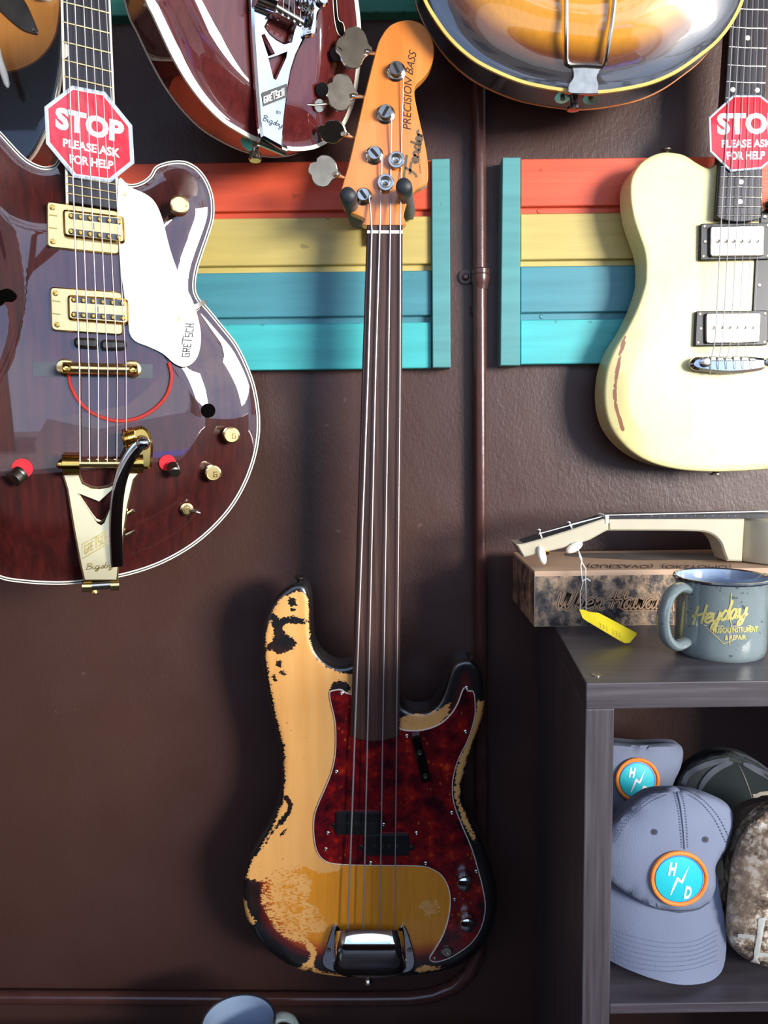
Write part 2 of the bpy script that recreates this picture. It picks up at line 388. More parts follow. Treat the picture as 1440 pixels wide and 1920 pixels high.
M['rosewood'] = wood('rosewood', [(40, 24, 20), (74, 48, 40), (98, 68, 56)], (260, 60, 5))
M['ebony'] = wood('ebony', [(26, 24, 27), (42, 40, 46), (56, 54, 62)], (200, 60, 5), .3)
M['maple'] = wood('amber_maple', [(214, 118, 42), (232, 140, 60), (240, 156, 78)], (40, 30, 3), .3, .6)
M['cream'] = mat('cream_plastic', (240, 236, 214), .35, var=.04); M['white'] = mat('white_plastic', (246, 246, 240), .25, var=.02)
M['binding'] = mat('ivory_binding', (236, 232, 214), .3, var=.05); M['ybinding'] = mat('aged_yellow_binding', (224, 196, 104), .3, var=.1)
M['whiteprint'] = mat('white_print', (248, 244, 246), .4, var=.01); M['blackprint'] = mat('black_print', (24, 22, 24), .5, var=.05)
M['goldprint'] = mat('gold_print', (214, 200, 120), .4, var=.05); M['logobrown'] = mat('dark_brown_print', (58, 40, 30), .5, var=.1); M['silverprint'] = mat('grey_print', (112, 96, 74), .35, var=.1)
M['signred'] = mat('sign_red', (222, 34, 52), .15, coat=.8, var=.05, vs=8); M['laminate'] = mat('clear_laminate_rim', (176, 188, 200), .15, coat=.6, var=.1)
M['felt'] = mat('red_felt', (220, 40, 52), .9, var=.1, bump=.3, bs=500); M['cord'] = mat('red_reflection', (176, 42, 30), .7, var=.1)
M['redwood'] = None
def redwood(name, dark, mid, cior):
    n = N(name); f = n.noise(1, (160, 160, 14), 4, .6); g = n.ramp(f, [(.3, dark), (.7, mid)])
    n.b.inputs['Coat Normal']; bp = n.n('Bump'); bp.inputs['Strength'].default_value = .5; bp.inputs['Distance'].default_value = .002; n.l(n.noise(6, (1, 1, .5), det=0), bp.inputs['Height']); n.l(bp.outputs[0], n.b.inputs['Coat Normal'])
    return n.fin(g, .5, coat=1, cr=.012, cior=cior, spec=.12)
M['redwood'] = redwood('dark_walnut_red_lacquer', (40, 12, 12), (72, 22, 18), 1.8); M['redwood2'] = redwood('wine_red_lacquer', (70, 20, 20), (96, 30, 28), 1.55)
def sunburst(name, stops, coat=1, bump=0, wear=False, cior=1.6):
    n = N(name); e = n.math('ADD', n.attr('edge'), n.math('MULTIPLY', n.math('SUBTRACT', n.noise(9, det=4), .5), .12)); g = n.ramp(e, stops)
    fine = n.noise(1, (220, 220, 16), 4, .6); g = n.mix(.22, g, n.ramp(fine, [(.3, (150, 150, 150)), (.7, (255, 255, 255))]), 'MULTIPLY')
    rough = .3
    if wear:
        blot = n.math('SUBTRACT', n.math('MULTIPLY', n.math('ADD', n.noise(48, (1, 1, 1.5), 6, .75), n.noise(260, (1, 1, 2), 3, .6)), .5), .5)
        b = n.math('ADD', n.math('ADD', n.attr('bare'), -.5), n.math('MULTIPLY', blot, 3.2)); b = n.math('MULTIPLY', b, 14, True)
        woodc = n.ramp(n.noise(1, (50, 50, 4), 4, .6), [(.25, (226, 160, 84)), (.75, (244, 186, 112))]); g = n.mix(b, g, woodc)
        k = n.math('MULTIPLY', n.math('ADD', n.math('ADD', n.attr('patch'), -.5), n.math('MULTIPLY', blot, 3.2)), 14, True); g = n.mix(k, g, n.ramp(n.noise(40), [(.4, (18, 18, 20)), (.6, (44, 24, 20))]))
        cw = n.math('SUBTRACT', 1.0, n.math('MULTIPLY', b, .75)); n.l(cw, n.b.inputs['Coat Weight']); n.bump(n.math('SUBTRACT', 0, b), .4, .0006); m = n.fin(g, .4, coat=.9, cr=.08, cior=cior); return m
    return n.fin(g, .3, coat=coat, cr=.03, cior=cior)
M['bass'] = sunburst('worn_three_colour_sunburst', [(0, (16, 18, 20)), (.2, (20, 18, 20)), (.34, (92, 20, 14)), (.46, (180, 78, 14)), (.62, (228, 142, 34)), (1, (234, 152, 42))], wear=True)
M['arch'] = sunburst('amber_to_black_sunburst', [(0, (18, 20, 28)), (.38, (30, 22, 22)), (.66, (118, 62, 24)), (1.0, (232, 158, 40))], cior=1.8)
M['burst3'] = sunburst('brown_sunburst', [(0, (14, 10, 10)), (.95, (16, 12, 10)), (1.0, (120, 74, 30)), (1.0, (186, 124, 56))], coat=.6)
def creamy():
    n = N('aged_cream_lacquer'); c = n.ramp(n.noise(5, det=3), [(.3, (240, 227, 152)), (.7, (250, 243, 184))]); w = n.math('MULTIPLY', n.math('ADD', n.math('ADD', n.attr('bare'), -.5), n.math('MULTIPLY', n.math('SUBTRACT', n.noise(60), .5), .8)), 14, True)
    c = n.mix(w, c, (168, 116, 86)); g = n.math('MULTIPLY', n.math('ADD', n.attr('brown_band'), n.math('MULTIPLY', n.math('SUBTRACT', n.noise(90), .5), .5)), 1, True); c = n.mix(g, c, (168, 132, 70))
    return n.fin(c, .3, coat=.8, cr=.05)
M['creamb'] = creamy()
def tort():
    n = N('red_tortoiseshell'); a = n.ramp(n.noise(42, (1, 1, 1), 6, .65), [(.36, (44, 8, 18)), (.5, (98, 14, 22)), (.62, (142, 24, 20)), (.74, (222, 84, 30))]); v = n.n('TexVoronoi'); v.inputs['Scale'].default_value = 150; n.l(n.co((1, 1, .6)), v.inputs['Vector'])
    b = n.ramp(v.outputs['Distance'], [(.06, (236, 116, 44)), (.26, (104, 16, 20))]); m = n.ramp(n.noise(26, det=4), [(.53, (0, 0, 0)), (.62, (255, 255, 255))]); return n.fin(n.mix(n.math('MULTIPLY', m, .6), a, b), .25, coat=.7, cr=.05)
M['tort'] = tort()
# ---------------------------------------------------------------- setting
YW = 1.07
WP = Flat((0, YW, 0), (0, -1, 0))
def structure(name, mb, m, **k): return obj(name, mb, m, kind='structure', **k)
structure('wall_back', abox(-1.3, YW, 0, 1.6, YW+.12, 2.5), M['wall'], smooth=0)
fl = mat('grey_concrete', (120, 116, 110), .8, var=.15, vs=5, bump=.3, bs=60)
structure('floor', abox(-1.3, -.75, -.1, 1.6, YW, 0), fl, smooth=0)
structure('wall_left', abox(-1.42, -.75, 0, -1.3, YW+.12, 2.5), M['wall'], smooth=0)
structure('shade_wall_front', abox(-1.3, -.75, 0, 1.6, -.65, 1.2), M['wall'], smooth=0)  # unseen low wall added to dim the lower display and its reflections
structure('shade_wall_right', abox(1.6, -.75, 0, 1.7, YW+.12, 1.37), M['wall'], smooth=0)  # unseen wall added, its height set to cut the window light lower down
structure('shade_ceiling', abox(-1.42, -.75, 2.5, 1.7, YW+.12, 2.6), M['wall'], smooth=0)  # unseen cover added to darken the top of the back wall
structure('ground', abox(-14, -16, -.14, 14, -.75, -.1), mat('pale_pavement', (196, 188, 176), .85, var=.12, vs=2), smooth=0)
# conduit pipe
pm = WP.m(900, 900)
t = thing('conduit_pipe', 'brown painted metal conduit running down the wall and bending left at the bottom', 'pipe', WP.p(900, 1400, .014))
pts = [WP.p(897+(y+60)*.004, y, .0135) for y in range(-60, 1740, 120)]+[WP.p(x, y, .0135) for x, y in [(903, 1745), (898, 1785), (880, 1825), (850, 1851), (812, 1866), (770, 1872), (700, 1873), (500, 1873), (250, 1871), (-60, 1869)]]
obj('pipe_run', tube(pts, .0095, 14), M['pipe'], t)
mb = MB()
c0 = WP.p(900.5, 506, .0135); ax = (pts[5]-pts[4]).normalized()
obj('coupling', lathe(c0, ax, [(.0095, -.002), (.0125, 0), (.0125, .006), (.0115, .0065), (.0125, .007), (.0125, .013), (.011, .018), (.0095, .026)], 18), M['pipe'], t)
mb = lathe(WP.p(873, 520, 0), WP.n, [(.0, .004), (.0095, .004), (.0095, 0)], 16); lathe(WP.p(873, 520, .004), WP.n, [(.0045, 0), (.0045, .004), (.003, .006), (0, .0062)], 6, mb)
bar(WP.p(885, 522, .003), (.007, 0, 0), (0, .002, 0), (0, 0, .006), mb); bx = mb
# turn the lathe caps outward
obj('pipe_clip', bx, M['pipe'], t)
obj('cable_staple', tube([WP.p(882, 574, .001), WP.p(883, 588, .004), WP.p(885, 592, .004), WP.p(887, 588, .004), WP.p(886, 574, .001)], .0009, 6), M['pipe'], t)
# painted board panels
def panel(t, x0, x1, rows, pl):
    for (ya, yb, y2, mk) in rows:        # board top, board bottom, lower lip end
        sk = -.012
        f = lambda x, y: (x, y+sk*(x-x0))
        obj('board', prism(pl, [f(x0, ya), f(x1, ya), f(x1, yb), f(x0, yb)], 0, .02, .0012), M[mk], t, smooth=20)
        if y2: obj('recessed_board', prism(pl, [f(x0, yb-1), f(x1, yb-1), f(x1, y2+1), f(x0, y2+1)], 0, .0125), M[mk], t, smooth=20)
t = thing('striped_wood_panel', 'striped wood panel of red, yellow and teal boards behind the bass neck', 'wood panel', WP.p(600, 690), 'striped painted panels')
panel(t, 60, 809, [(309, 401, 414, 'red'), (414, 503, 516, 'yel'), (516, 600, 613, 'teal'), (613, 699, None, 'turq')], WP)
obj('trim_board', prism(WP, [(809, 298), (843, 297), (845, 689), (811, 689)], 0, .028, .001), M['trim'], t, smooth=20)
t = thing('striped_wood_panel', 'striped wood panel in red, yellow and teal boards behind the cream guitar', 'wood panel', WP.p(1200, 685), 'striped painted panels')
panel(t, 976, 1640, [(298, 387, 400, 'red'), (401, 487, 499, 'yel'), (500, 586, 599, 'teal'), (600, 683, None, 'turq')], WP)
obj('trim_board', prism(WP, [(942, 295), (976, 295), (975, 685), (938, 685)], 0, .028, .001), M['trim'], t, smooth=20)
for k in range(2):
    y = 396 if k == 0 else 594; obj('screw', knob(WP, 1011+k*5, y, .0125, [(4.5, 0), (4.5, .0006), (3, .0012), (0, .0008)], 12), M['red' if k == 0 else 'teal'], t)
t = thing('striped_wood_panel', 'wood panel at the top edge showing only a deep green board', 'wood panel', WP.p(600, 22), 'striped painted panels')
obj('board', prism(WP, [(60, -70), (800, -80), (800, 21), (60, 31)], 0, .02, .0012), M['green'], t, smooth=20)
obj('board', prism(WP, [(60, -170), (800, -180), (800, -82), (60, -72)], 0, .02, .0012), M['turq'], t, smooth=20)
# ---------------------------------------------------------------- shared instrument parts
def screw(parent, tg, x, y, h, r=3, m='nickel'):
    k = tg.m(x, y); n = tg.n if isinstance(tg, Plane) else PLN
    obj('screw', lathe(tg.p(x, y, h), n, [(r*k, -.0004), (r*k, .0005), (r*.6*k, .001), (r*.2*k, .0006), (0, .0003)], 12), M[m], parent)
def straps(pts, pl, r): return tube([pl.p(x, y, h) for x, y, h in pts], r, 6)
def bindmb(pl, outline, w, hf, depth, ins=0, lift=.0004):
    a = [tuple(p) for p in (inset(outline, ins) if ins else outline)]; b = inset(a, w); n = len(a)
    A = [pl.p(x, y, hf(ins)+lift) for x, y in a]; B = [pl.p(x, y, hf(ins+w)+lift) for x, y in b]; D = [p-pl.n*depth for p in A]; E = [p-pl.n*depth for p in B]
    mb = MB(); s = area(a) > 0
    def st(P, Q, rev):
        fs = [(i, (i+1) % n, n+(i+1) % n, n+i) for i in range(n)]; mb.add(P+Q, [f[::-1] for f in fs] if rev else fs)
    out = [(p-q).normalized()*.0006 for p, q in zip(A, B)]; A2 = [p+o for p, o in zip(A, out)]; D2 = [p+o for p, o in zip(D, out)]
    st(B, A2, s); st(A2, D2, s); st(D2, E, s); return mb
# ---------------------------------------------------------------- electric bass
YB = .966
BP = Plane(690, 1500, YB); HP = Plane(730, 200, .964)
t = thing('electric_bass', 'worn sunburst electric bass with a tortoiseshell pickguard, hanging in the middle', 'electric bass', BP.p(690, 1835, -.04))
bout = smooth([(545, 1096), (562, 1092), (575, 1101), (582, 1125), (583, 1160), (585, 1190), (592, 1215), (607, 1235), (630, 1247), (652, 1246), (680, 1238), (720, 1255), (748, 1300), (752, 1317), (765, 1329), (785, 1333), (808, 1328), (825, 1310), (835, 1285), (842, 1262), (850, 1245), (863, 1236), (880, 1235), (895, 1245), (904, 1262), (909, 1285), (909, 1315), (904, 1345), (893, 1378), (882, 1410), (872, 1445), (868, 1480), (875, 1515), (890, 1550), (908, 1585), (922, 1625), (931, 1665), (932, 1700), (925, 1735), (910, 1768), (888, 1793), (855, 1813), (810, 1824), (760, 1830), (700, 1833), (640, 1831), (590, 1824), (548, 1812), (510, 1788), (480, 1757), (463, 1722), (456, 1685), (455, 1645), (462, 1613), (480, 1580), (500, 1547), (518, 1510), (526, 1475), (528, 1440), (525, 1400), (515, 1360), (503, 1310), (495, 1265), (491, 1220), (493, 1180), (503, 1145), (520, 1115)], n=4)
bareP = [[(549, 1110), (566, 1108), (578, 1122), (581, 1150), (581, 1200), (592, 1232), (612, 1250), (640, 1262), (662, 1262), (664, 1500), (640, 1634), (600, 1637), (560, 1622), (530, 1625), (508, 1640), (492, 1650), (474, 1658), (461, 1644), (478, 1603), (512, 1550), (531, 1500), (534, 1450), (532, 1400), (519, 1352), (507, 1290), (497, 1227), (500, 1177), (512, 1140), (530, 1118)],
 [(750, 1345), (775, 1338), (800, 1338), (822, 1330), (843, 1318), (842, 1340), (815, 1364), (780, 1372), (750, 1368)],
 [(896, 1312), (909, 1316), (905, 1345), (892, 1378), (880, 1410), (870, 1440), (862, 1470), (862, 1500), (874, 1530), (888, 1560), (896, 1582), (884, 1572), (862, 1530), (852, 1490), (856, 1440), (874, 1392), (888, 1350)],
 [(774, 1818), (790, 1811), (822, 1811), (835, 1815), (815, 1821), (780, 1823)]]
mott = [[(530, 1622), (560, 1626), (580, 1650), (574, 1690), (604, 1716), (612, 1734), (598, 1748), (572, 1748), (575, 1765), (540, 1758), (520, 1742), (502, 1712), (492, 1690), (500, 1650)], [(788, 1700), (800, 1688), (812, 1700), (818, 1690), (822, 1706), (805, 1716)]]
strk = [([(579, 1772), (589, 1786), (584, 1805), (562, 1820)], 6), ([(585, 1818), (605, 1827), (640, 1831)], 4.5), ([(457, 1690), (462, 1712), (474, 1730)], 5), ([(499, 1786), (513, 1796)], 4), ([(660, 1831), (700, 1834)], 1.5)]
pat = [[(503, 1148), (516, 1150), (524, 1160), (548, 1155), (575, 1161), (584, 1166), (560, 1170), (537, 1168), (530, 1178), (540, 1190), (553, 1200), (557, 1208), (548, 1218), (536, 1224), (520, 1226), (508, 1220), (496, 1222), (500, 1210), (512, 1200), (514, 1180), (508, 1166), (503, 1160)], box2(517, 1238, 528, 1250), [(540, 1118), (555, 1122), (556, 1134), (545, 1138), (540, 1130)], [(545, 1141), (553, 1142), (550, 1148)], [(580, 1135), (584, 1150), (584, 1185), (580, 1175)],
 [(462, 1650), (478, 1648), (486, 1660), (484, 1690), (490, 1712), (480, 1718), (470, 1700)], [(618, 1298), (622, 1282), (634, 1277), (650, 1279), (657, 1290), (650, 1300)]]
pstr = [([(536, 1495), (545, 1508), (540, 1525), (527, 1542)], 5), ([(527, 1542), (508, 1562), (498, 1580)], 2.5), ([(490, 1590), (480, 1602)], 3), ([(513, 1268), (516, 1276)], 2.5), ([(526, 1260), (533, 1262)], 3), ([(527, 1565), (535, 1556)], 3)]
def sd(P, poly): d = dseg(P, poly); return np.where(pip(P, poly), d, -d)
def fbare(P):
    v = np.full(len(P), -30.)
    for q in bareP: v = np.maximum(v, sd(P, q))
    for q, r in strk: v = np.maximum(v, r-dseg(P, q, False))
    m = np.full(len(P), -30.)
    for q in mott: m = np.maximum(m, sd(P, q))
    v = np.clip(v/9, -.5, .5)+.5; mm = np.where(m > -6, .58+np.clip(m, -6, 1)/30, 0); return np.maximum(v, mm)
def fpat(P):
    v = np.full(len(P), -30.)
    for q in pat: v = np.maximum(v, sd(P, q)+.5)
    for q, r in pstr: v = np.maximum(v, r-dseg(P, q, False))
    return np.clip(v/8, -.5, .5)+.5
def hb(d, P=None): e = np.minimum(d/13, 1); return -.0085*(1-np.sqrt(1-(1-e)**2))
bass_body = hfield(BP, bout, hb, .034, 4.0, (.5, 1.6, 3.2, 5.5, 8.5, 12), {'bare': fbare, 'patch': fpat})
obj('body', bass_body, M['bass'], t)
pg = smooth([(617, 1299), (626, 1294), (640, 1293), (652, 1300), (690, 1310), (740, 1345), (751, 1366), (775, 1370), (800, 1367), (825, 1357), (845, 1339), (858, 1318), (866, 1296), (872, 1289), (878, 1295), (889, 1298), (892, 1325), (890, 1350), (878, 1388), (862, 1420), (852, 1452), (849, 1480), (853, 1510), (868, 1550), (885, 1590), (897, 1630), (906, 1665), (911, 1700), (904, 1738), (884, 1770), (850, 1794), (828, 1803), (812, 1805), (805, 1797), (815, 1780), (830, 1754), (840, 1722), (843.5, 1690), (840, 1665), (828, 1643), (810, 1631), (785, 1625), (700, 1624), (640, 1622), (612, 1617), (595, 1600), (588, 1570), (588, 1535), (595, 1510), (608, 1480), (620, 1450), (627, 1420), (629, 1385), (627, 1350), (620, 1320)], n=3)
g = obj('pickguard', prism(BP, inset(pg, 1.8), .0022, .0031, .0003), M['tort'], t)
obj('pickguard_edge', prism(BP, pg, .0, .0024, .0006), M['binding'], g, label='cream bevelled edge of the pickguard')
for x, y in [(631, 1447), (615, 1562), (611, 1592), (695, 1618), (781, 1562), (798, 1619), (847, 1524), (852, 1687), (893, 1634), (763, 1380), (873, 1372), (875, 1290), (641, 1300), (815, 1798), (719, 1546)]: screw(t, BP, x, y, .0031, 3.6)
# neck, fretboard
nk = [(687, 418), (755, 418), (755, 445), (750, 1385), (657, 1385), (687, 445)]
obj('neck', prism(BP, [(690, 420), (752, 420), (747, 1280), (664, 1280)], -.012, .004, .003), M['maple'], t)
fbpl = BP; fbo = [(688, 421), (755, 421), (754, 700), (749, 1376)]+smooth([(749, 1378), (735, 1386), (704, 1391), (675, 1388), (657, 1380)], False, 4)+[(678.5, 700)]
obj('fretboard', prism(BP, fbo, .003, .0105, .0015), M['rosewood'], t)
obj('nut', prism(BP, [(688, 431.5), (755, 431.5), (755, 438), (688, 437.5)], .009, .0125, .0004), M['cream'], t)
# head
ho = smooth([(684, 423), (683, 412), (675, 406), (663, 401), (648, 392), (640, 382), (637, 366), (643, 342), (656, 297), (682, 184), (704, 97), (713, 72), (727, 51), (746, 40), (769, 37), (790, 44), (806, 62), (814, 88), (812, 112), (803, 133), (790, 149), (779, 160), (777, 175), (780, 195), (789, 236), (799, 282), (803, 320), (801, 343), (793, 349), (779, 357), (768, 370), (760, 388), (757, 405), (756, 423)], n=4)
hd = obj('headstock', prism(HP, ho, -.014, 0, .0012), M['maple'], t)
obj('model_lettering', text(HP, 'PRECISION BASS', None, .0003, f=(lambda cv: (lambda u, v: cv(u, v)))(lambda u, v: (lambda p, q: (p[0]+q[1]*(v-.5)*16*-1*-1, p[1]-q[0]*(v-.5)*16*-1*-1) if False else (p[0]+(v-.5)*15*abs(q[1]), p[1]+(v-.5)*15*(q[0])))((lambda s: (763+6*s*0+ (27*max(0, s-.62)**1.15 if s > .62 else 0)+3*s, 243-148*s))(u), ((-.0, -1) if u < .6 else (.35, -.93)))), shear=.25), M['logobrown'], hd)
obj('logo_lettering', script(HP, 'Fender', (779, 326), (3.3, -17.8), (-10.2, -1.0), 4.6, .0003), M['silverprint'], hd)
obj('small_lettering', text(HP, 'ORIGINAL CONTOUR BODY', [(779, 332), (787, 252), (790, 252), (782, 332)], .0003) if False else text(HP, 'CONTOUR BODY', [(787, 325), (781, 262), (784, 262), (790, 325)], .0003), M['logobrown'], hd)
# tuners
posts = [(743, 127, 1.0), (723, 208, .97), (702, 286, .93), (681, 364, .88)]
keysh = [(641, 133), (650, 134), (658, 141), (663, 150), (667, 163), (673, 170), (667, 180), (659, 187), (653, 199), (644, 204), (634, 203), (625, 197), (620, 188), (618, 181), (612, 175), (611, 166), (613, 157), (619, 151), (625, 149), (626, 142), (632, 135)]
keys = [(662, 88, 1.12, 1.12, 0, (705, 102)), (638, 172, 1.02, 1.0, 0, (683, 181)), (622, 247, 1.0, .62, .1, (661, 258)), (606, 320, 1.0, .85, .1, (645, 334))]
for i, ((x, y, r), (kx, ky, sx, sy, an, (ex, ey))) in enumerate(zip(posts, keys)):
    mm_ = HP.m(x, y); tn = obj('tuner', lathe(HP.p(x, y, .010)-HP.n*.010, HP.n, [(a_*r*mm_, b_) for a_, b_ in [(18.5, 0), (18.5, .0008), (16, .002), (14.5, .0024), (13.2, .0028), (13, .0052), (11.6, .0058), (11.6, .0074), (13, .0084), (13, .0094), (12, .010), (0, .010)]], 28), M['nickel'], t)
    a = [.5, -.9, .75, .6][i] if False else [1.12, 2.1, .85, .95][i]; dx, dy = math.cos(a)*10.5*r, math.sin(a)*10.5*r; nx, ny = -math.sin(a)*3.0, math.cos(a)*3.0
    c = HP.p(x, y, .010); q = [(x-dx-nx, y-dy-ny), (x+dx-nx, y+dy-ny), (x+dx+nx, y+dy+ny), (x-dx+nx, y-dy+ny)]
    obj('slot', prism(HP, q, .0092, .0104), M['blackprint'], tn)
    ca, sa = math.cos(an), math.sin(an); o2 = []
    for px, py in keysh:
        ux, uy = (px-640)*sx, (py-168)*sy; o2.append((kx+ux*ca-uy*sa, ky+ux*sa+uy*ca))
    KP = Plane(kx, ky, .95, (24, 16, -14, -8)[i], (8, 4, -30, -14)[i])
    key = obj('tuner_key', prism(KP, smooth(o2, n=3), -.0022, 0, .0009), M['nickel'], tn)
    s0 = HP.p(ex+6, ey+1.5, -.009); s1 = KP.p(kx+22*sx, ky+8*sy, .0005); d = (s1-s0)
    obj('tuner_shaft', tube([s0, s0+d*.5, s0+d*.95, s1+d*.1], [.0026, .0026, .0034, .0022], 12), M['nickel'], tn)
for x, y in ((743, 303), (723, 345)):
    st = obj('string_tree', knob(HP, x, y, 0, [(9, 0), (9, .004), (15.5, .005), (15.5, .0068), (14.5, .0074), (11, .0074), (10, .0068), (6.5, .0072), (5.5, .005), (0, .005)], 28), M['nickel'], t)
    obj('screw', knob(HP, x, y, .005, [(4.5, 0), (3.5, .0015), (0, .001)], 10), M['darksteel'], st)
# strings
H0 = .0145
sts = [([(690, 360, .008), (694, 385, .007), (697, 432, .0130), (690, 700, H0), (652, 1745, .016)], .00115), ([(716, 290, .008), (714, 350, .006), (712, 432, .0130), (704, 700, H0), (681, 1745, .016)], .00098), ([(734, 215, .008), (733, 300, .004), (732, 350, .004), (731.5, 432, .0130), (728, 700, H0), (712, 1745, .016)], .00085), ([(757, 138, .008), (753, 250, .004), (752.5, 305, .003), (750.5, 432, .0130), (750, 700, H0), (740, 1745, .016)], .0007)]
for p, r in sts: obj('string', tube([BP.p(x, y, h) for x, y, h in p], r, 8), M['steel'], t)
# pickups
for q, poles in ((box2(630, 1524, 712, 1566), [651, 666, 680, 695]), (box2(682, 1566, 767, 1605), [702, 716, 730, 745])):
    pu = obj('pickup', prism(BP, rquad(q, 4), .002, .0075, .0008), M['black'], t)
    yy = (q[0][1]+q[2][1])/2+1
    for x in poles: obj('pole_piece', knob(BP, x, yy, .0075, [(3.3, 0), (3.3, .0006), (0, .0006)], 12), M['nickel'], pu)
    for x in (q[0][0]-3, q[1][0]+4):
        obj('mounting_ear', prism(BP, circ(x, yy+3, 6, 14), .002, .0035, .0003), M['black'], pu); obj('screw', knob(BP, x, yy, .0035, [(3.6, 0), (3, .001), (0, .0006)], 10), M['nickel'], pu)
# thumb rest, knobs, jack
tr = obj('thumb_rest', prism(BP, rquad([(771, 1382), (787, 1379), (809, 1465), (792, 1471)], 4), .003, .011, .002), M['blackgloss'], t)
for x, y in ((787, 1411), (797, 1455)): obj('screw', knob(BP, x, y, .011, [(5, 0), (4, .0008), (1.5, .0003), (0, .0003)], 12), M['darksteel'], tr)
for x, y in ((869, 1646), (874, 1722)):
    kn = obj('control_knob', knob(BP, x, y, .003, [(13.5, 0), (14, .002), (14, .0135), (13, .016), (9, .0178), (0, .0184)], 26), M['chrome'], t)
    for z in range(3): obj('knurl_ring', knob(BP, x, y, .005+z*.0032, [(14.3, 0), (14.7, .0006), (14.3, .0012)], 24), M['nickel'], kn)
jk = obj('jack_socket', knob(BP, 838, 1783, .003, [(11, 0), (11, .0008), (8, .0014), (8, .003), (5, .003), (4.5, .001), (0, .001)], 20), M['nickel'], t)
obj('jack_hole', knob(BP, 838, 1783, .0022, [(4.4, 0), (0, .0004)], 12), M['blackprint'], jk)
# chrome bridge cover: curved hood with two ears
br = obj('bridge_cover', MB(), M['chrome'], t) if False else None
mb = MB(); U = 22; Vn = 12; vs = []
for j in range(Vn+1):
    v = j/Vn
    for i in range(U+1):
        u = i/U; k = abs(2*u-1); xl, xr = 627-3*v, 758+4*v
        y = 1746+v*76-(3*(1-k*k) if v < .1 else 0)+(0 if v < .8 else (1-k**6)*10*(v-.8)*5 - 4*(v-.8)*5*k**4)
        h = .0015+.0235*(1-k**10)*(min(1, (1-v)*5)**.5 if v > .8 else 1)*(1-.12*v)+.013*math.sin(v*3.1)
        vs.append(BP.p(xl+(xr-xl)*u, y, h))
W1 = U+1; mb.add(vs, [(j*W1+i, j*W1+i+1, (j+1)*W1+i+1, (j+1)*W1+i)[::-1] for j in range(Vn) for i in range(U)])
bl = len(mb.v); mb.add([BP.p(629, 1748, .001), BP.p(756, 1748, .001)], [])
br = obj('bridge_cover', mb, M['chrome'], t)
for q in ([(630, 1735), (622, 1742), (610, 1780), (604, 1800), (607, 1812), (618, 1819), (640, 1822), (644, 1780), (640, 1750)], [(754, 1736), (762, 1742), (773, 1775), (778, 1800), (775, 1815), (765, 1823), (744, 1822), (742, 1780), (745, 1750)]):
    e = obj('cover_flange', prism(BP, smooth(q, n=3), .0005, .0035, .0012), M['chrome'], br)
for x, y in ((616, 1781), (768, 1781)): obj('screw', knob(BP, x, y, .0035, [(5, 0), (4, .0012), (0, .0016)], 12), M['nickel'], br)
obj('cover_lip', tube([BP.p(x, y, .004) for x, y in smooth([(628, 1800), (634, 1815), (655, 1824), (700, 1829), (740, 1825), (754, 1815), (758, 1800)], False, 4)], .0028, 8), M['chrome'], br)
def sbut(name, pl, x, y, h, ax, m='nickel', s=1): 
    return lathe(pl.p(x, y, h), ax, [(.0035*s, -.004), (.003*s, .003), (.0045*s, .006), (.0065*s, .008), (.0065*s, .0095), (0, .0095)], 16)
obj('strap_button', sbut('', BP, 562, 1094, -.02, (0.05, -.1, 1)), M['darksteel'], t)
obj('strap_button', sbut('', BP, 690, 1829, -.02, (0, 0, -1)), M['nickel'], t)
# hanger yoke of the bass
t = thing('wall_hanger', 'two-armed guitar hanger with dark foam sleeves holding the bass headstock', 'hanger', WP.p(710, 430, 0))
for xa, ya, xb, yb in ((652, 366, 668, 414), (757, 349, 767, 398)):
    NP_ = Plane(xa, ya, .925); a = NP_.p(xa, ya); b = Plane(xb, yb, 1.035).p(xb, yb); d = (b-a).normalized()
    ar = obj('arm', tube([a+d*.012, a+(b-a)*.5, b, b+V((.004, .004, 0)), b+V(((.03 if xa < 700 else -.03), .012, 0))], [.0088, .0088, .0085, .008, .006], 16), M['foam'], t)
    obj('rubber_tip', lathe(a+d*.02, -d, [(.0094, 0), (.0096, .004), (.0096, .018), (.0088, .0225), (.006, .025), (0, .026)], 20), M['rubber'], ar)
obj('base_block', abox(WP.p(690, 430).x, 1.04, WP.p(700, 425).z-.03, WP.p(748, 430).x, YW, WP.p(700, 425).z+.04), M['black'], t)
# ---------------------------------------------------------------- double-cutaway hollow body guitar on the left
RP = Plane(190, 700, .86, 20, -3)
t = thing('hollow_body_guitar', 'glossy dark red hollow body guitar with gold parts and white pickguard at the left edge', 'electric guitar', RP.p(187, 1100, -.03))
ro = smooth([(222, 337), (243, 346), (264, 342), (281, 330), (293, 312), (320, 303), (347, 303), (370, 315), (387, 336), (397, 360), (401, 383), (400, 410), (391, 441), (378, 479), (369, 510), (366, 540), (373, 560), (390, 578), (417, 611), (444, 646), (465, 688), (477, 722), (484, 757), (487, 790), (485, 825), (476, 867), (458, 913), (431, 957), (392, 999), (347, 1033), (290, 1062), (222, 1082), (139, 1094), (87, 1095), (35, 1091), (0, 1084), (-50, 1060), (-110, 1010), (-155, 940), (-175, 860), (-170, 780), (-140, 700), (-100, 640), (-80, 580), (-80, 520), (-95, 450), (-115, 390), (-125, 320), (-115, 260), (-85, 225), (-50, 215), (-20, 230), (0, 247), (40, 290), (62, 306), (83, 313), (102, 310), (115, 298), (150, 325), (190, 335)], n=4)
ARC = .016
def harch(d, P=None): e = np.clip((np.asarray(d)-6)/115, 0, 1); return ARC*(e*e*(3-2*e))
red_body = hfield(RP, ro, harch, .045, 9, (1, 7, 14, 22, 31))
obj('body', red_body, M['redwood'], t)
RS = Surf([red_body]); PLN = RP.n
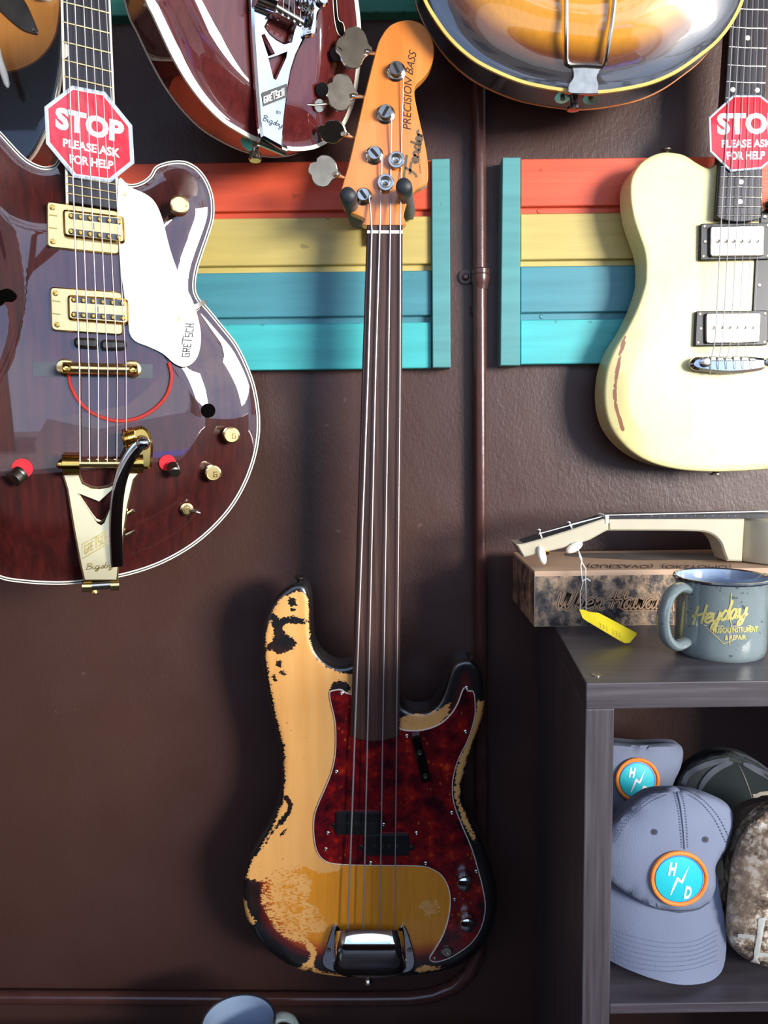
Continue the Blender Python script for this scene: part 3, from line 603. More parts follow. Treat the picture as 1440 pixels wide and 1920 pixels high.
bd = obj('binding', bindmb(RP, ro, 5.5, lambda d: float(harch(max(d, 0))), .006), M['binding'], t)
obj('purfling', bindmb(RP, ro, 1.1, lambda d: float(harch(max(d, 0))), .0001, 2.0, .0007), M['blackprint'], bd)
HR = .020
# neck and fretboard
fl_, fr_ = lambda y: 118+(y+0)*.0235-(0 if y > 0 else 0), lambda y: 206+y*.042
yl = lambda s: s; 
def fx(y): return (116+y*.026, 205+y*.0425)
obj('neck', prism(RP, [(fx(-80)[0]-2, -80), (fx(-80)[1], -60), (fx(392)[1], 392), (fx(378)[0], 378)], -.012, .014, .006), M['redwood'], t)
fb = obj('fretboard', prism(RP, [(fx(-80)[0], -80), (fx(-60)[1], -58), (fx(392)[1], 393), (fx(378)[0], 378)], .014, HR, .0008), M['ebony'], t)
obj('binding', prism(RP, [(fx(-80)[0]-2.5, -80), (fx(-80)[0]+2.5, -80), (fx(380)[0]+2.5, 381), (fx(380)[0]-2.5, 381)], .014, HR+.0004, .0004), M['binding'], fb)
obj('binding', prism(RP, [(fx(-60)[1]-2, -60), (fx(-60)[1]+2, -60), (fx(392)[1]+2, 393), (fx(392)[1]-2, 393)], .014, HR+.0004, .0004), M['binding'], fb)
for a, b in [(-38, -20), (3, 25), (41, 63), (78, 100), (112, 135), (143, 165), (172, 194), (198, 219), (223, 243), (247, 266), (270, 288), (291, 308), (311, 327), (330, 346), (343+4, 363), (363, 378)][:14]+[(345, 362), (362, 377)]:
    obj('fret', tube([RP.p(fx(a)[0], a, HR), RP.p((fx(a)[0]+fx(b)[1])/2, (a+b)/2, HR+.0006), RP.p(fx(b)[1], b, HR)], .0011, 6), M['palegold'], fb)
obj('thumbnail_inlay', prism(RP, smooth([(121, 83), (126, 84), (129, 95), (126, 106), (121, 107)], n=3), HR-.001, HR+.0003), M['cream'], fb)
# pickguard
pgr = smooth([(222, 337), (243, 350), (274, 364), (292, 381), (305, 412), (319, 467), (337, 517), (358, 556), (371, 594), (377, 629), (373, 662), (361, 681), (344, 688), (326, 681), (305, 663), (278, 650), (254, 640), (243, 625), (240, 601), (226, 504), (222, 434)], n=4)
pk = obj('pickguard', prism(RP, pgr, .0195, .0222, .0006), M['white'], t)
block(RP, 'GRETSCH', (341, 671), (1.6, -10.2), (12.5, 1.5), 1.6, .0225); obj('logo_lettering', block(RP, 'GRETSCH', (354.5, 669), (1.5, -9.8), (-13, -.5), 1.7, .0225), M['blackprint'], pk)
for x, y in ((234, 364), (334, 598)): obj('screw', knob(RP, x, y, .0222, [(3.5, 0), (2.5, .0008), (0, .0006)], 10), M['palegold'], pk)
br = obj('pickguard_bracket', tube([RP.p(340, 590, .019), RP.p(362, 578, .0185), RP.p(382, 567, .012), RP.p(385, 568, -.004)], (.0035), 4), M['nickel'], t)
# pickups
def pickup(ring, cov, r1, r2, h0):
    p = obj('pickup_ring', prism(RP, rquad(ring, 9), .012, h0, .0015), M['palegold'], t)
    c = obj('pickup', prism(RP, rquad(cov, 8), h0-.001, h0+.007, .0025), M['gold'], p)
    obj('pickup_top', prism(RP, inset(rquad(cov, 8), 3.5), h0+.006, h0+.0073, .0005), M['palegold'], p)
    for (a, b) in (r1, r2):
        obj('pole_slot', prism(RP, rquad([(a[0]-4, a[1]-6), (b[0]+4, b[1]-6), (b[0]+4, b[1]+5), (a[0]-4, a[1]+5)], 4), h0+.006, h0+.0076), M['greystrip'], p)
        for i in range(6):
            x = a[0]+(b[0]-a[0])*i/5; y = a[1]+(b[1]-a[1])*i/5
            obj('pole_screw', knob(RP, x, y, h0+.0076, [(4.6, 0), (4.4, .001), (3, .0019), (0, .0021)], 12), M['gold'], p)
    m = lambda u, v: quadmap(cov)(u, v)
    obj('centre_line', prism(RP, [m(.49, .38), m(.505, .38), m(.505, .62), m(.49, .62)], h0+.007, h0+.0076), M['greystrip'], p)
    for k in range(4):
        q = ring[0] if k in (0,) else ring[3]
    for x, y in ((ring[0][0]+11, ring[0][1]+13), (ring[3][0]+11, ring[3][1]-11)): obj('screw', knob(RP, x, y, h0, [(5, 0), (4.2, .0008), (0, .0012)], 12), M['gold'], p)
    for v in (.32, .62): obj('ring_rib', prism(RP, [(ring[0][0]+5, ring[0][1]+80*v), (ring[0][0]+20, ring[0][1]+80*v+2), (ring[0][0]+20, ring[0][1]+80*v+4), (ring[0][0]+5, ring[0][1]+80*v+2)], h0-.001, h0+.0006, .0002), M['gold'], p)
pickup([(87, 376), (224, 395), (224, 478), (88, 464)], [(117, 391), (233, 405), (235, 457), (119, 443)], ((133, 405), (223, 416)), ((133, 434), (223, 446)), .020)
pickup([(93, 537), (229, 547), (231, 629), (96, 620)], [(126, 552), (241, 560), (242, 609), (127, 600)], ((138, 562), (230, 569)), ((138, 590), (231, 597)), .022)
# foam dampers, bridge
for q in ([(138, 632), (186, 634), (186, 655), (138, 651)], [(188, 636), (238, 638), (238, 656), (188, 657)]): obj('damper_pad', prism(RP, rquad(q, 9), .014, .026, .003), M['black'], t)
sp = obj('bridge_strip', decal(RS, [(62, 678), (286, 683), (286, 710), (62, 705)], .0008, 6), M['greystrip'], t, label='dark grey strip under the bridge')
b = obj('bridge', MB().add(*(lambda m: (m.v, m.f))(tube([RP.p(118, 690, .032), RP.p(190, 692, .033), RP.p(258, 693, .032)], .0062, 14))), M['palegold'], t)
for x, y in ((123, 690), (248, 693)):
    w = obj('thumb_wheel', knob(RP, x, y, .014, [(17, 0), (17, .0022), (15, .003), (5, .003), (5, .018)], 24), M['palegold'], b)
    obj('bridge_post', knob(RP, x+2, y, .036, [(8, -.006), (8, .003), (6, .0042), (3.5, .0036), (3, .001), (0, .001)], 18), M['gold'], b)
# vibrato tailpiece
vo = [(117, 852), (148, 852), (150, 890), (156, 905), (172, 913), (187, 914), (204, 911), (216, 903), (219, 880), (232, 866), (266, 866), (266, 884), (252, 900), (241, 948), (233, 1004), (224, 1060), (221, 1090), (157, 1090), (150, 1060), (137, 990), (125, 918), (117, 892)]
vh = [(145, 924), (186, 940), (210, 918), (216, 930), (196, 980), (190, 985), (182, 981)]
VP_ = Plane(190, 1095, RP.p(190, 1095).y, 20, 2)
vb = obj('vibrato_tailpiece', prism(VP_, vo, .0245, .0325, .002, [vh]), M['goldplate'], t)
obj('pivot_housing', tube([RP.p(117, 871, .032), RP.p(149, 871, .032)], .0115, 18), M['gold'], vb)
obj('pivot_housing', tube([RP.p(238, 868, .03), RP.p(268, 868, .03)], .0115, 18), M['gold'], vb)
obj('pivot_ball', knob(RP, 113, 872, .036, [(6, 0), (7, .002), (5, .005), (0, .006)], 14), M['gold'], vb)
obj('roller_bar', tube([RP.p(146, 869, .036), RP.p(248, 869, .036)], .0048, 14), M['palegold'], vb)
for i in range(6): obj('string_pin', knob(RP, 149+i*16.5, 862, .037, [(2.5, 0), (2, .003), (0, .0035)], 8), M['gold'], vb)
obj('arm_bracket', prism(RP, smooth([(228, 818), (245, 806), (268, 800), (281, 812), (287, 835), (286, 862), (283, 878), (266, 878), (262, 860), (250, 852), (236, 838)], n=3), .028, .036, .003), M['gold'], vb)
spg = []
for i in range(64): a = i*.55; spg.append(RP.p(233+i*.30, 824-i*.09, .040)+ (V((0, 0, 1))*math.cos(a)+RP.n*math.sin(a))*.0085)
obj('spring', tube(spg, .0013, 6), M['gold'], vb)
ax = smooth([(268, 830), (256, 840), (243, 858), (232, 882), (224, 910), (219, 945), (217, 985), (218, 1025), (220, 1062)], False, 4)
am = obj('vibrato_arm', tube([RP.p(x, y, .050-.010*max(0, (y-830)/232)) for i, (x, y) in enumerate(ax)], [((.0066, .0022)) for i in range(len(ax))], 12, flat=RP.n), M['chrome'], vb, label='flat chrome vibrato arm')
obj('arm_bolt', knob(RP, 268, 831, .048, [(12.5, 0), (12.2, .003), (9.5, .0062), (5, .0082), (0, .0088)], 22), M['chrome'], vb)
obj('hinge', tube([RP.p(156, 1099, .021), RP.p(221, 1095, .021)], .0052, 14), M['nickel'], vb)
for x0, x1 in ((154, 172), (207, 223)): obj('hinge_knuckle', tube([RP.p(x0, 1099.5-(x0-154)*.05, .021), RP.p(x1, 1099-(x0-154)*.05, .021)], .0068, 14), M['palegold'], vb)
obj('strap_button', lathe(RP.p(178, 1106, .012), (0, 0, -1), [(.004, 0), (.0045, .003), (.003, .0045), (0, .005)], 12), M['gold'], t)
fr = [(153, 1030), (153, 1022), (206, 992), (208, 994), (206, 1018), (156, 1048)]
obj('logo_frame', ribbon(VP_, [(154, 1021), (206, 992), (206, 1017), (154, 1048), (154, 1021)], 1.6, .0331), M['gold'], vb)
obj('logo_lettering', block(VP_, 'GRETSCH', (159, 1039), (6.8, -4.0), (0, -15), 1.6, .0332), M['gold'], vb)
obj('maker_lettering', script(VP_, 'Bigsby', (161, 1068), (12.5, -1.0), (1.0, -5.8), 1.4, .0332), M['gold'], vb)
for x, y, dx in ((243, 962, 8), (243, 1000, 11)): obj('mounting_pin', tube([RP.p(x-6, y+3, .018), RP.p(x+dx, y-5, .022)], .0022, 8), M['nickel'], vb)
# strings
for x0, xa, xb, r in [(125, 149, 150, .0007), (140, 166.5, 168, .0006), (156.5, 184.5, 184, .00055), (171, 202, 201, .0005), (184.5, 220, 219, .00045), (198, 236.5, 237, .0004)]:
    obj('string', tube([RP.p(x0-2.6, -40, .025), RP.p(x0, 0, .025), RP.p(xa, 688, .040), RP.p(xb, 866, .040)], r, 6), M['steel'], t)
# knobs
def gknob(x, y, tx, ty, r, h=.016):
    k = obj('control_knob', knob(RP, x, y, h-.002, [(r*.8, 0), (r*.8, .006), (r, .007), (r*1.02, .016), (r*.95, .019), (r*.8, .0195), (r*.78, .0188), (0, .0188)], 26), M['palegold'], t)
    obj('arrow_mark', block(RP, 'G', (tx-4, ty+4), (10, 0), (0, -9), 1.4, h+.0175) if r < 15.5 else decal(RP, circ(tx, ty, 2, 8), h+.0176), M['gold'], k)
gknob(334, 391, 350, 386, 17); gknob(430, 815, 440, 818, 15, .008); gknob(396, 885, 405, 890, 15, .008)
sw = obj('toggle_switch', knob(RP, 350, 955, .012, [(12, 0), (12, .001), (8, .002), (8, .004), (5, .004), (5, .006), (0, .006)], 20), M['palegold'], t)
obj('lever', tube([RP.p(352, 956, .014), RP.p(371, 961, .026), RP.p(375, 962, .026)], [.0018, .0028, .002], 10), M['nickel'], sw)
for x, y, kx, ky in ((314, 868, 326, 881), (42, 878, 31, 894)):
    st_ = obj('mute_post', knob(RP, x, y, .0165, [(15 if x > 100 else 18, 0), (15 if x > 100 else 18, .0022), (0, .0022)], 22), M['felt'], t, label='red felt washer under a knurled post')
    obj('post_shaft', tube([RP.p(x, y, .017), RP.p((x+kx)/2, (y+ky)/2, .024)], .002, 10), M['nickel'], st_)
    k = V(RP.n)*.6+V((.15 if x > 100 else -.55, -.1, -.45)); c = RP.p(kx, ky, .03); s = .0065 if x > 100 else .0085
    obj('knurled_knob', lathe(c, k.normalized(), [(0, -.007), (s, -.007), (s*1.03, -.004), (s*.97, -.003), (s*1.03, 0), (s, .005), (s*.8, .006), (0, .006)], 20), M['darksteel'], st_)
for o_ in (smooth([(-12, 548), (0, 545), (14, 541), (25, 546), (32, 556), (24, 566), (10, 566), (4, 572), (-12, 575)], n=3), circ(390, 770, 13.5, 22), ):
    obj('f_hole', decal(RS, o_, .0008, 5), M['void'], t)
loopp = smooth([(129, 702), (133, 725), (148, 752), (172, 774), (205, 787), (235, 789), (268, 780), (297, 760), (315, 735), (321, 705), (316, 680)], False, 4)  # red reflection in the lacquer given the shape of a solid loop
cm = MB(); tube([RS.p(x, y, .003) for x, y in loopp], .0021, 8, cm)
obj('cord', cm, M['cord'], None, 'thin red loop standing in for a reflection below the bridge of the dark red guitar', 'cord')
# stop sign hung on a neck
def stop_sign(name, label, pl, out, red, h, stop, l2, l3):
    t = thing(name, label, 'sign', pl.p(out[4][0], out[4][1], h), 'hanging stop signs')
    obj('laminate', prism(pl, out, h-.0012, h, .0003), M['laminate'], t, label='clear laminated border')
    obj('white_border', decal(pl, inset(out, red[0]), h+.0002), M['whiteprint'], t); obj('red_field', decal(pl, inset(out, red[1]), h+.0005), M['signred'], t)
    obj('heading_lettering', text(pl, 'STOP', stop, h+.0008, bold=.05), M['whiteprint'], t)
    mb = text(pl, 'PLEASE ASK', l2, h+.0008, bold=.035); text(pl, 'FOR HELP', l3, h+.0008, mb, bold=.035); obj('small_lettering', mb, M['whiteprint'], t)
    return t
stop_sign('stop_sign', 'red octagonal stop sign on the neck of the dark red guitar at left', RP, [(135, 160), (197, 172), (248, 235), (252, 306), (207, 342), (139, 333), (86, 269), (83, 200)], (5, 7.5), .0236,
  [(104, 199), (233, 228), (232, 269), (104, 241)], [(118, 259), (225, 279), (225, 296), (118, 275)], [(130, 289), (213, 302), (212, 318), (131, 306)])
# ---------------------------------------------------------------- sunburst guitar behind it, top left
SPl = Plane(60, 100, .985)
t = thing('sunburst_guitar', 'brown sunburst guitar with a chrome jack plate in the top left corner', 'electric guitar', SPl.p(20, 320, -.03))
so = smooth([(118, -160), (121, -60), (120, 20), (118, 90), (115, 135), (108, 180), (98, 215), (80, 260), (55, 300), (10, 330), (-60, 340), (-130, 320), (-190, 250), (-210, 120), (-190, -20), (-120, -140), (0, -200)], n=4)
CB = (-25, 20)
def hs(d, P=None): e = np.minimum(np.asarray(d)/9, 1); return -.004*(1-np.sqrt(1-(1-e)**2))
sb = hfield(SPl, so, hs, .04, 10, (1, 3, 6, 10)); 
def fburst(P): 
    q = smooth([(111, -160), (112, -20), (108, 40), (98, 75), (75, 105), (45, 125), (0, 136), (-60, 130), (-140, 60), (-170, -60)], n=3)
    return np.clip(sd(P, q)/100+1.0, 0, 1.6)
PX = None
o_ = obj('body', hfield(SPl, so, hs, .04, 8, (1, 3, 6, 10), {'edge2': fburst}), M['burst3'], t)
o_.data.attributes['edge'].data.foreach_set('value', np.array([0.0]*len(o_.data.vertices))+np.array([a.value for a in o_.data.attributes['edge2'].data]))
obj('binding', bindmb(SPl, so, 2.6, lambda d: float(hs(d)), .004), M['binding'], t)
jp = obj('jack_plate', prism(SPl, smooth([(-30, -40), (20, -30), (45, 0), (60, 30), (70, 55), (71, 62), (66, 64), (40, 55), (10, 30), (-15, 5), (-35, -20)], n=3), .0, .0022, .0008), M['darksteel'], t)
obj('jack_cup', hfield(SPl, smooth([(-25, -30), (20, -22), (38, 0), (52, 25), (57, 42), (50, 49), (30, 37), (8, 18), (-12, -5)], n=3), lambda d, P=None: -.012*np.clip(np.asarray(d)/12, 0, 1)**.6+.0026, 0, 5, (1, 2.5, 4, 6)), M['goldplate'], jp)
obj('screw', knob(SPl, 63, 56, .0022, [(4, 0), (3, .001), (0, .001)], 12), M['nickel'], jp)
obj('control_knob', knob(SPl, 86, -14, 0, [(17, 0), (16, .010), (14, .012), (0, .012)], 26), M['white'], t)
obj('vibrato_arm_tip', tube([SPl.p(-12, 60, .02), SPl.p(-2, 110, .022), SPl.p(8, 140, .022), SPl.p(13, 158, .022), SPl.p(15, 165, .022)], [.003, .0042, .0044, .0034, .0012], 12), M['white'], t)
# ---------------------------------------------------------------- wine red guitar at top centre, turned to the right
TP = Plane(508, 160, .925, 35, -9)
t = thing('hollow_body_guitar', 'wine red hollow body guitar with a chrome tailpiece, top centre, left of the bass headstock', 'electric guitar', TP.p(508, 285, -.03))
to = smooth([(275, 0), (288, 28), (305, 65), (325, 107), (350, 150), (380, 190), (415, 225), (445, 245), (475, 261), (503, 272), (530, 279), (557, 282), (586, 279), (608, 270), (630, 254), (650, 227), (665, 187), (672, 146), (676, 102), (676, 50), (671, 0), (662, -70), (640, -140), (600, -190), (560, -210), (450, -215), (330, -190), (268, -130), (262, -60)], n=5)
def ht(d, P=None): e = np.clip((np.asarray(d)-5)/90, 0, 1); return .014*(e*e*(3-2*e))
tb = hfield(TP, to, ht, .058, 9, (1, 6, 12, 19, 27)); obj('body', tb, M['redwood2'], t); TS = Surf([tb]); PLN = TP.n
obj('binding', bindmb(TP, to, 6.5, lambda d: float(ht(max(d, 0))), .004), M['binding'], t)
bl_ = bindmb(TP, to, 2, lambda d: float(ht(max(d, 0))), .003); bl_.v = [p-TP.n*.057 for p in bl_.v]; obj('back_binding', bl_, M['binding'], t)
vb = obj('vibrato_tailpiece', prism(TP, [(471, -30), (512, -30), (510, 20), (505, 40), (500, 50), (508, 62), (520, 72), (533, 79), (544, 76), (550, 50), (560, 32), (585, 15), (600, -30), (616, -30), (605, 5), (586, 20), (583, 55), (572, 73), (557, 104), (548, 133), (542, 167), (535, 225), (531, 279), (491, 257), (486, 228), (480, 150), (474, 60)], .018, .0255, .0025, [[(490, 66), (496, 63), (516, 101), (503, 106)], [(503, 109), (522, 103), (539, 96), (537, 108), (518, 150), (513, 148)]]), M['chrome'], t)
obj('pivot_housing', tube([TP.p(478, -12, .03), TP.p(512, 2, .03)], .013, 18), M['chrome'], vb)
obj('roller_bar', tube([TP.p(508, 8, .034), TP.p(566, 42, .034)], .0052, 14), M['nickel'], vb)
for i in range(5): obj('string_pin', knob(TP, 517+i*11, 23+i*6, .036, [(2.4, 0), (2.2, .003), (0, .0035)], 8), M['nickel'], vb)
for x0, x1 in ((521, 520), (532, 531), (544, 541), (554, 551), (565, 563)): obj('string', tube([TP.p(x0, -30, .036), TP.p(x1, 12+(x1-520)*.65, .039), TP.p(x1-1, 20+(x1-520)*.65, .034)], .0005, 6), M['steel'], t)
spg = [TP.p(558+i*.42, -5+i*.22, .04)+(V((0, 0, 1))*math.cos(i*.6)+TP.n*math.sin(i*.6))*.010 for i in range(60)]
obj('spring', tube(spg, .0014, 6), M['chrome'], vb)
obj('arm_bracket', prism(TP, smooth([(588, -40), (620, -40), (617, 0), (605, 16), (598, 28), (596, 60), (588, 68), (578, 62), (583, 35), (584, 15)], n=3), .026, .036, .003), M['chrome'], vb)
obj('arm_bolt', knob(TP, 602, 0, .036, [(12, 0), (12, .003), (8, .006), (0, .007)], 20), M['chrome'], vb)
obj('hinge', tube([TP.p(484, 262, .01), TP.p(534, 283, .01)], .0062, 14), M['nickel'], vb)
obj('logo_frame', ribbon(TP, [(492, 175), (538, 158), (537, 181), (494, 198), (492, 175)], 3.2, .0262), M['blackprint'], vb)
obj('logo_plate', decal(TP, [(492, 174), (538, 157), (537, 182), (494, 199)], .0258), M['blackprint'], vb)
obj('logo_lettering', block(TP, 'GRETSCH', (495.5, 193), (5.9, -2.3), (-.3, -11), 1.9, .0268), M['whiteprint'], vb)
obj('small_lettering', text(TP, 'BY', [(519, 207), (528, 209), (528, 215), (519, 213)], .026), M['blackprint'], vb)
obj('maker_lettering', script(TP, 'Bigsby', (493, 225), (8.8, 3.5), (1.2, -5.2), 1.3, .026), M['blackprint'], vb)
cap = obj('tail_bracket', lathe(TP.p(469, 268, -.012), V((-.35, -.5, -1)), [(.0, .0025), (.011, .002), (.011, 0)], 20), M['nickel'], t)
obj('strap_button', lathe(TP.p(478, 276, -.012), V((0, -.1, -1)), [(.004, -.004), (.0035, .005), (.007, .007), (.0078, .014), (.0065, .016), (0, .016)], 16), M['nickel'], t)
obj('f_hole', decal(TS, smooth([(626, -20), (632, -20), (635, 30), (642, 42), (645, 58), (640, 68), (632, 60), (628, 35)], n=3), .0008, 4), M['blackgloss'], t)
obj('f_hole_edge', ribbon(TS, smooth([(622, -20), (625, 30), (631, 60), (640, 69), (645, 60), (642, 44), (634, 38), (631, 20), (629, -20)], False, 4), 1.2, .0012), M['binding'], t)
sw = obj('toggle_switch', tube([TP.p(590, 197, .004), TP.p(599, 198, .014)], .007, 16), M['nickel'], t); obj('lever', tube([TP.p(576, 196, .012), TP.p(590, 197, .014), TP.p(620, 194, .016)], .0013, 8), M['nickel'], sw)
for x, y in ((634, 101), (607, 168)): obj('control_knob', tube([TP.p(x, y, .005), TP.p(x-3, y, .02)], .0075, 18), M['blackgloss'], t)
# ---------------------------------------------------------------- archtop at top right
AP = Plane(1095, 60, .93, -2, -4)
t = thing('archtop_guitar', 'amber to black sunburst archtop guitar with a trapeze tailpiece at the top right', 'archtop guitar', AP.p(1095, 175, -.03))
ao = smooth([(795, 0), (817, 38), (845, 75), (883, 109), (925, 133), (977, 154), (1024, 165), (1065, 171), (1095, 174), (1124, 174), (1171, 168), (1223, 156), (1270, 135), (1312, 106), (1346, 78), (1374, 42), (1394, 0), (1408, -60), (1405, -130), (1370, -210), (1300, -270), (1095, -320), (900, -280), (810, -210), (775, -120), (778, -50)], n=5)
def ha(d, P=None): e = np.clip((np.asarray(d)-8)/150, 0, 1); return .020*(e*e*(3-2*e))
ab = hfield(AP, ao, ha, .055, 9, (1, 8, 16, 26, 40)); obj('body', ab, M['arch'], t); AS = Surf([ab])
obj('binding', bindmb(AP, ao, 5, lambda d: float(ha(max(d, 0))), .004), M['ybinding'], t)
bl_ = bindmb(AP, ao, 2, lambda d: float(ha(max(d, 0))), .003); bl_.v = [p-AP.n*.054 for p in bl_.v]; obj('back_binding', bl_, M['maple'], t)
tp = obj('trapeze_tailpiece', prism(AP, smooth([(1075, 120), (1130, 122), (1131, 127), (1122, 136), (1119, 146), (1122, 156), (1121, 170), (1117, 176), (1070, 175), (1065, 168), (1066, 158), (1074, 146), (1075, 136), (1073, 126)], n=3), .004, .0065, .0008), M['nickel'], t)
obj('rod', tube([AP.p(1061, -40, .03), AP.p(1062, 60, .024), AP.p(1062, 108, .012), AP.p(1064, 118, .009), AP.p(1070, 122, .0075), AP.p(1098, 122, .007), AP.p(1128, 124, .0075), AP.p(1134, 119, .010), AP.p(1137, 108, .014), AP.p(1146, 50, .024), AP.p(1157, -40, .03)], .0026, 8), M['nickel'], tp)
obj('end_pin', lathe(AP.p(1076, 183, -.012), (0, 0, -1), [(.006, -.004), (.0045, .004), (.0045, .008), (.0078, .011), (.0078, .014), (0, .0155)], 16), M['blackgloss'], t)
for x, dx in ((1055, 0), (1108, 2)): pl_ = obj('tail_plate', lathe(AP.p(x, 180+dx, -.014), V((.0, -.4, -1)), [(0, .0022), (.0095, .0018), (.0095, 0)], 16), M['nickel'], tp); obj('screw', lathe(AP.p(x, 182+dx, -.013), V((0, -.4, -1)), [(.003, .0022), (.0028, .0034), (0, .004)], 10), M['darksteel'], tp)
# ---------------------------------------------------------------- cream guitar at right
CP = Plane(1300, 600, 1.0, 1, 0)
t = thing('cream_guitar', 'aged cream single-cutaway guitar with a black pickguard at the right edge', 'electric guitar', CP.p(1341, 884, -.03))
co = smooth([(1346, 300), (1342, 309), (1334, 315), (1322, 314), (1303, 304), (1286, 293), (1270, 288), (1246, 286), (1223, 292), (1202, 305), (1188, 323), (1181, 344), (1181, 375), (1187, 410), (1197, 441), (1206, 467), (1210, 491), (1210, 514), (1208, 535), (1194, 577), (1173, 619), (1152, 652), (1138, 686), (1132, 721), (1132, 756), (1139, 790), (1154, 818), (1179, 844), (1212, 864), (1254, 877), (1301, 883), (1360, 884), (1440, 879), (1500, 868), (1560, 845), (1605, 805), (1628, 755), (1630, 700), (1612, 650), (1585, 600), (1562, 550), (1555, 500), (1560, 450), (1572, 400), (1560, 360), (1530, 345), (1500, 358), (1480, 385), (1455, 398), (1432, 392), (1425, 340), (1400, 305), (1370, 298)], n=4)
def hc(d, P=None):
    e = np.minimum(np.asarray(d)/7, 1); h = -.004*(1-np.sqrt(1-(1-e)**2))
    if P is not None:
        w = np.exp(-((P[:, 0]-1140)/55)**2-((P[:, 1]-740)/120)**2); h = h-.012*w*np.clip(1-np.asarray(d)/45, 0, 1)
    return h
def cb_(P): return np.clip((3.6-dseg(P, [(1172, 632), (1163, 665), (1156, 700), (1152, 735), (1155, 765), (1163, 790), (1168, 806)], False))/8, -.5, .5)+.5
def cg(P): 
    d1 = dseg(P, [(1305, 420), (1310, 490), (1440, 490)], False); d2 = dseg(P, [(1298, 655), (1440, 655)], False); d3 = dseg(P, [(1300, 700), (1370, 712), (1440, 704)], False); d4 = dseg(P, [(1348, 305), (1340, 410), (1420, 416)], False); d5 = dseg(P, [(1412, 490), (1412, 580)], False)
    return np.clip(.55-np.minimum.reduce([d1*1.6, d2, d3, d4*1.3, d5*1.5])/14, 0, 1)  # browner bands beside the pickups, bridge, fretboard and pickguard
cbm = hfield(CP, co, hc, .038, 6, (.6, 2, 4, 7), {'bare': cb_, 'brown_band': cg}); obj('body', cbm, M['creamb'], t)
ffx = lambda y: (1369-(y-40)*.068, 1440-(y)*.034)
obj('neck', prism(CP, [(ffx(-80)[0]-2, -80), (ffx(-80)[1]+2, -80), (1429, 412), (1343, 412)], -.008, .008, .005), M['rosewood'], t)
fb = obj('fretboard', prism(CP, [(ffx(-80)[0], -80), (ffx(-80)[1], -80), (1427, 410)]+smooth([(1427, 410), (1412, 414), (1388, 416), (1365, 414), (1347, 409), (1343, 405)], False, 3), .006, .012, .001), M['ebony'], t)
for y in (-60, -20, 18, 53, 90, 124, 155, 186, 215, 242, 268, 291, 312, 331, 350.5, 369.5, 387, 403.5):
    a, b = ffx(y); obj('fret', tube([CP.p(a+.5, y-.5+(1 if y > 300 else -2), .012), CP.p((a+b)/2, y, .0127), CP.p(b-.5, y+.5, .012)], .001, 6), M['nickel'], fb)
for x, y in ((1405, -40), (1402, 71), (1374, 168), (1420, 169), (1396, 230), (1392, 280), (1389.6, 341), (1388, 378)): obj('position_dot', prism(CP, circ(x, y, 4.8, 14), .0115, .0123), M['cream'], fb)
pgc = obj('pickguard', prism(CP, [(1417, 486), (1428, 400), (1436, 392), (1450, 410), (1480, 400), (1520, 440), (1530, 560), (1520, 660), (1440, 640), (1412, 584)], .0, .0022, .0005), M['black'], t)
for x, y in ((1434, 407), (1424, 535)): obj('screw', knob(CP, x, y, .0022, [(3.8, 0), (3, .001), (0, .0006)], 10), M['nickel'], pgc)
for ring, cov, yy, xs in (([(1314, 419), (1446, 417), (1446, 486), (1313, 488)], [(1332, 424), (1434, 422), (1433, 480), (1332, 481)], 452, (1346, 1361, 1375.5, 1390, 1405, 1420)), ([(1306, 583), (1441, 582), (1440, 647), (1303, 649)], [(1324, 587), (1427, 586), (1425, 642), (1324, 644)], 614.5, (1337, 1352.5, 1367, 1381.5, 1396, 1410.5))):
    p = obj('pickup_ring', prism(CP, rquad(ring, 4), 0, .006, .001), M['black'], t)
    c = obj('pickup', prism(CP, rquad(cov, 5), .005, .0105, .0012), M['nickel'], p)
    for x in xs: obj('pole_screw', knob(CP, x, yy, .0105, [(3.6, 0), (3.3, .0006), (1, .0002), (0, .0002)], 12), M['darksteel'], p)
    for x, y in ((ring[0][0]+8, ring[0][1]+6), (ring[3][0]+7, ring[3][1]-7), (ring[0][0]+9, (ring[0][1]+ring[3][1])/2), (ring[1][0]-6, ring[1][1]+6), (ring[2][0]-6, ring[2][1]-6)): obj('screw', knob(CP, x, y, .006, [(3.6, 0), (3, .0006), (0, .0002)], 10), M['darksteel'], p)
bo = smooth([(1296, 684), (1299, 675), (1308, 669), (1325, 670), (1345, 669), (1368, 668), (1400, 668), (1425, 670), (1436, 672), (1440, 682), (1434, 692), (1410, 697), (1368, 700), (1330, 697), (1305, 693)], n=3)
bg_ = obj('bridge', prism(CP, bo, .004, .014, .0035), M['chrome'], t)
for x in (1313, 1433): obj('bridge_stud', knob(CP, x, 681, .0, [(8, 0), (8, .014), (9.5, .0145), (9.5, .0165), (8, .0172), (0, .0172)], 20), M['nickel'], bg_)
for i, x in enumerate((1337, 1351, 1366, 1381, 1396, 1411)): obj('saddle', prism(CP, [(x-6, 668+(i % 3)*1.5), (x+6, 668+(i % 3)*1.5), (x+6, 677), (x-6, 677)], .012, .0155, .001), M['nickel'], bg_)
for (x0, x1, x2, r) in ((1379, 1352.5, 1332.6, .0007), (1390, 1367, 1346.7, .0006), (1402, 1382, 1362, .0005), (1413, 1395.5, 1378, .0004), (1423, 1409, 1393, .00035), (1433, 1422, 1409, .0003)):
    obj('string', tube([CP.p(x0, -30, .0165), CP.p(x1, 415, .0165), CP.p((x1+x2*2)/3+1.5, 640, .0175), CP.p(x2+1, 672, .0178), CP.p(x2, 690, .0155), CP.p(x2-1, 701, .008)], r, 6), M['steel'], t)
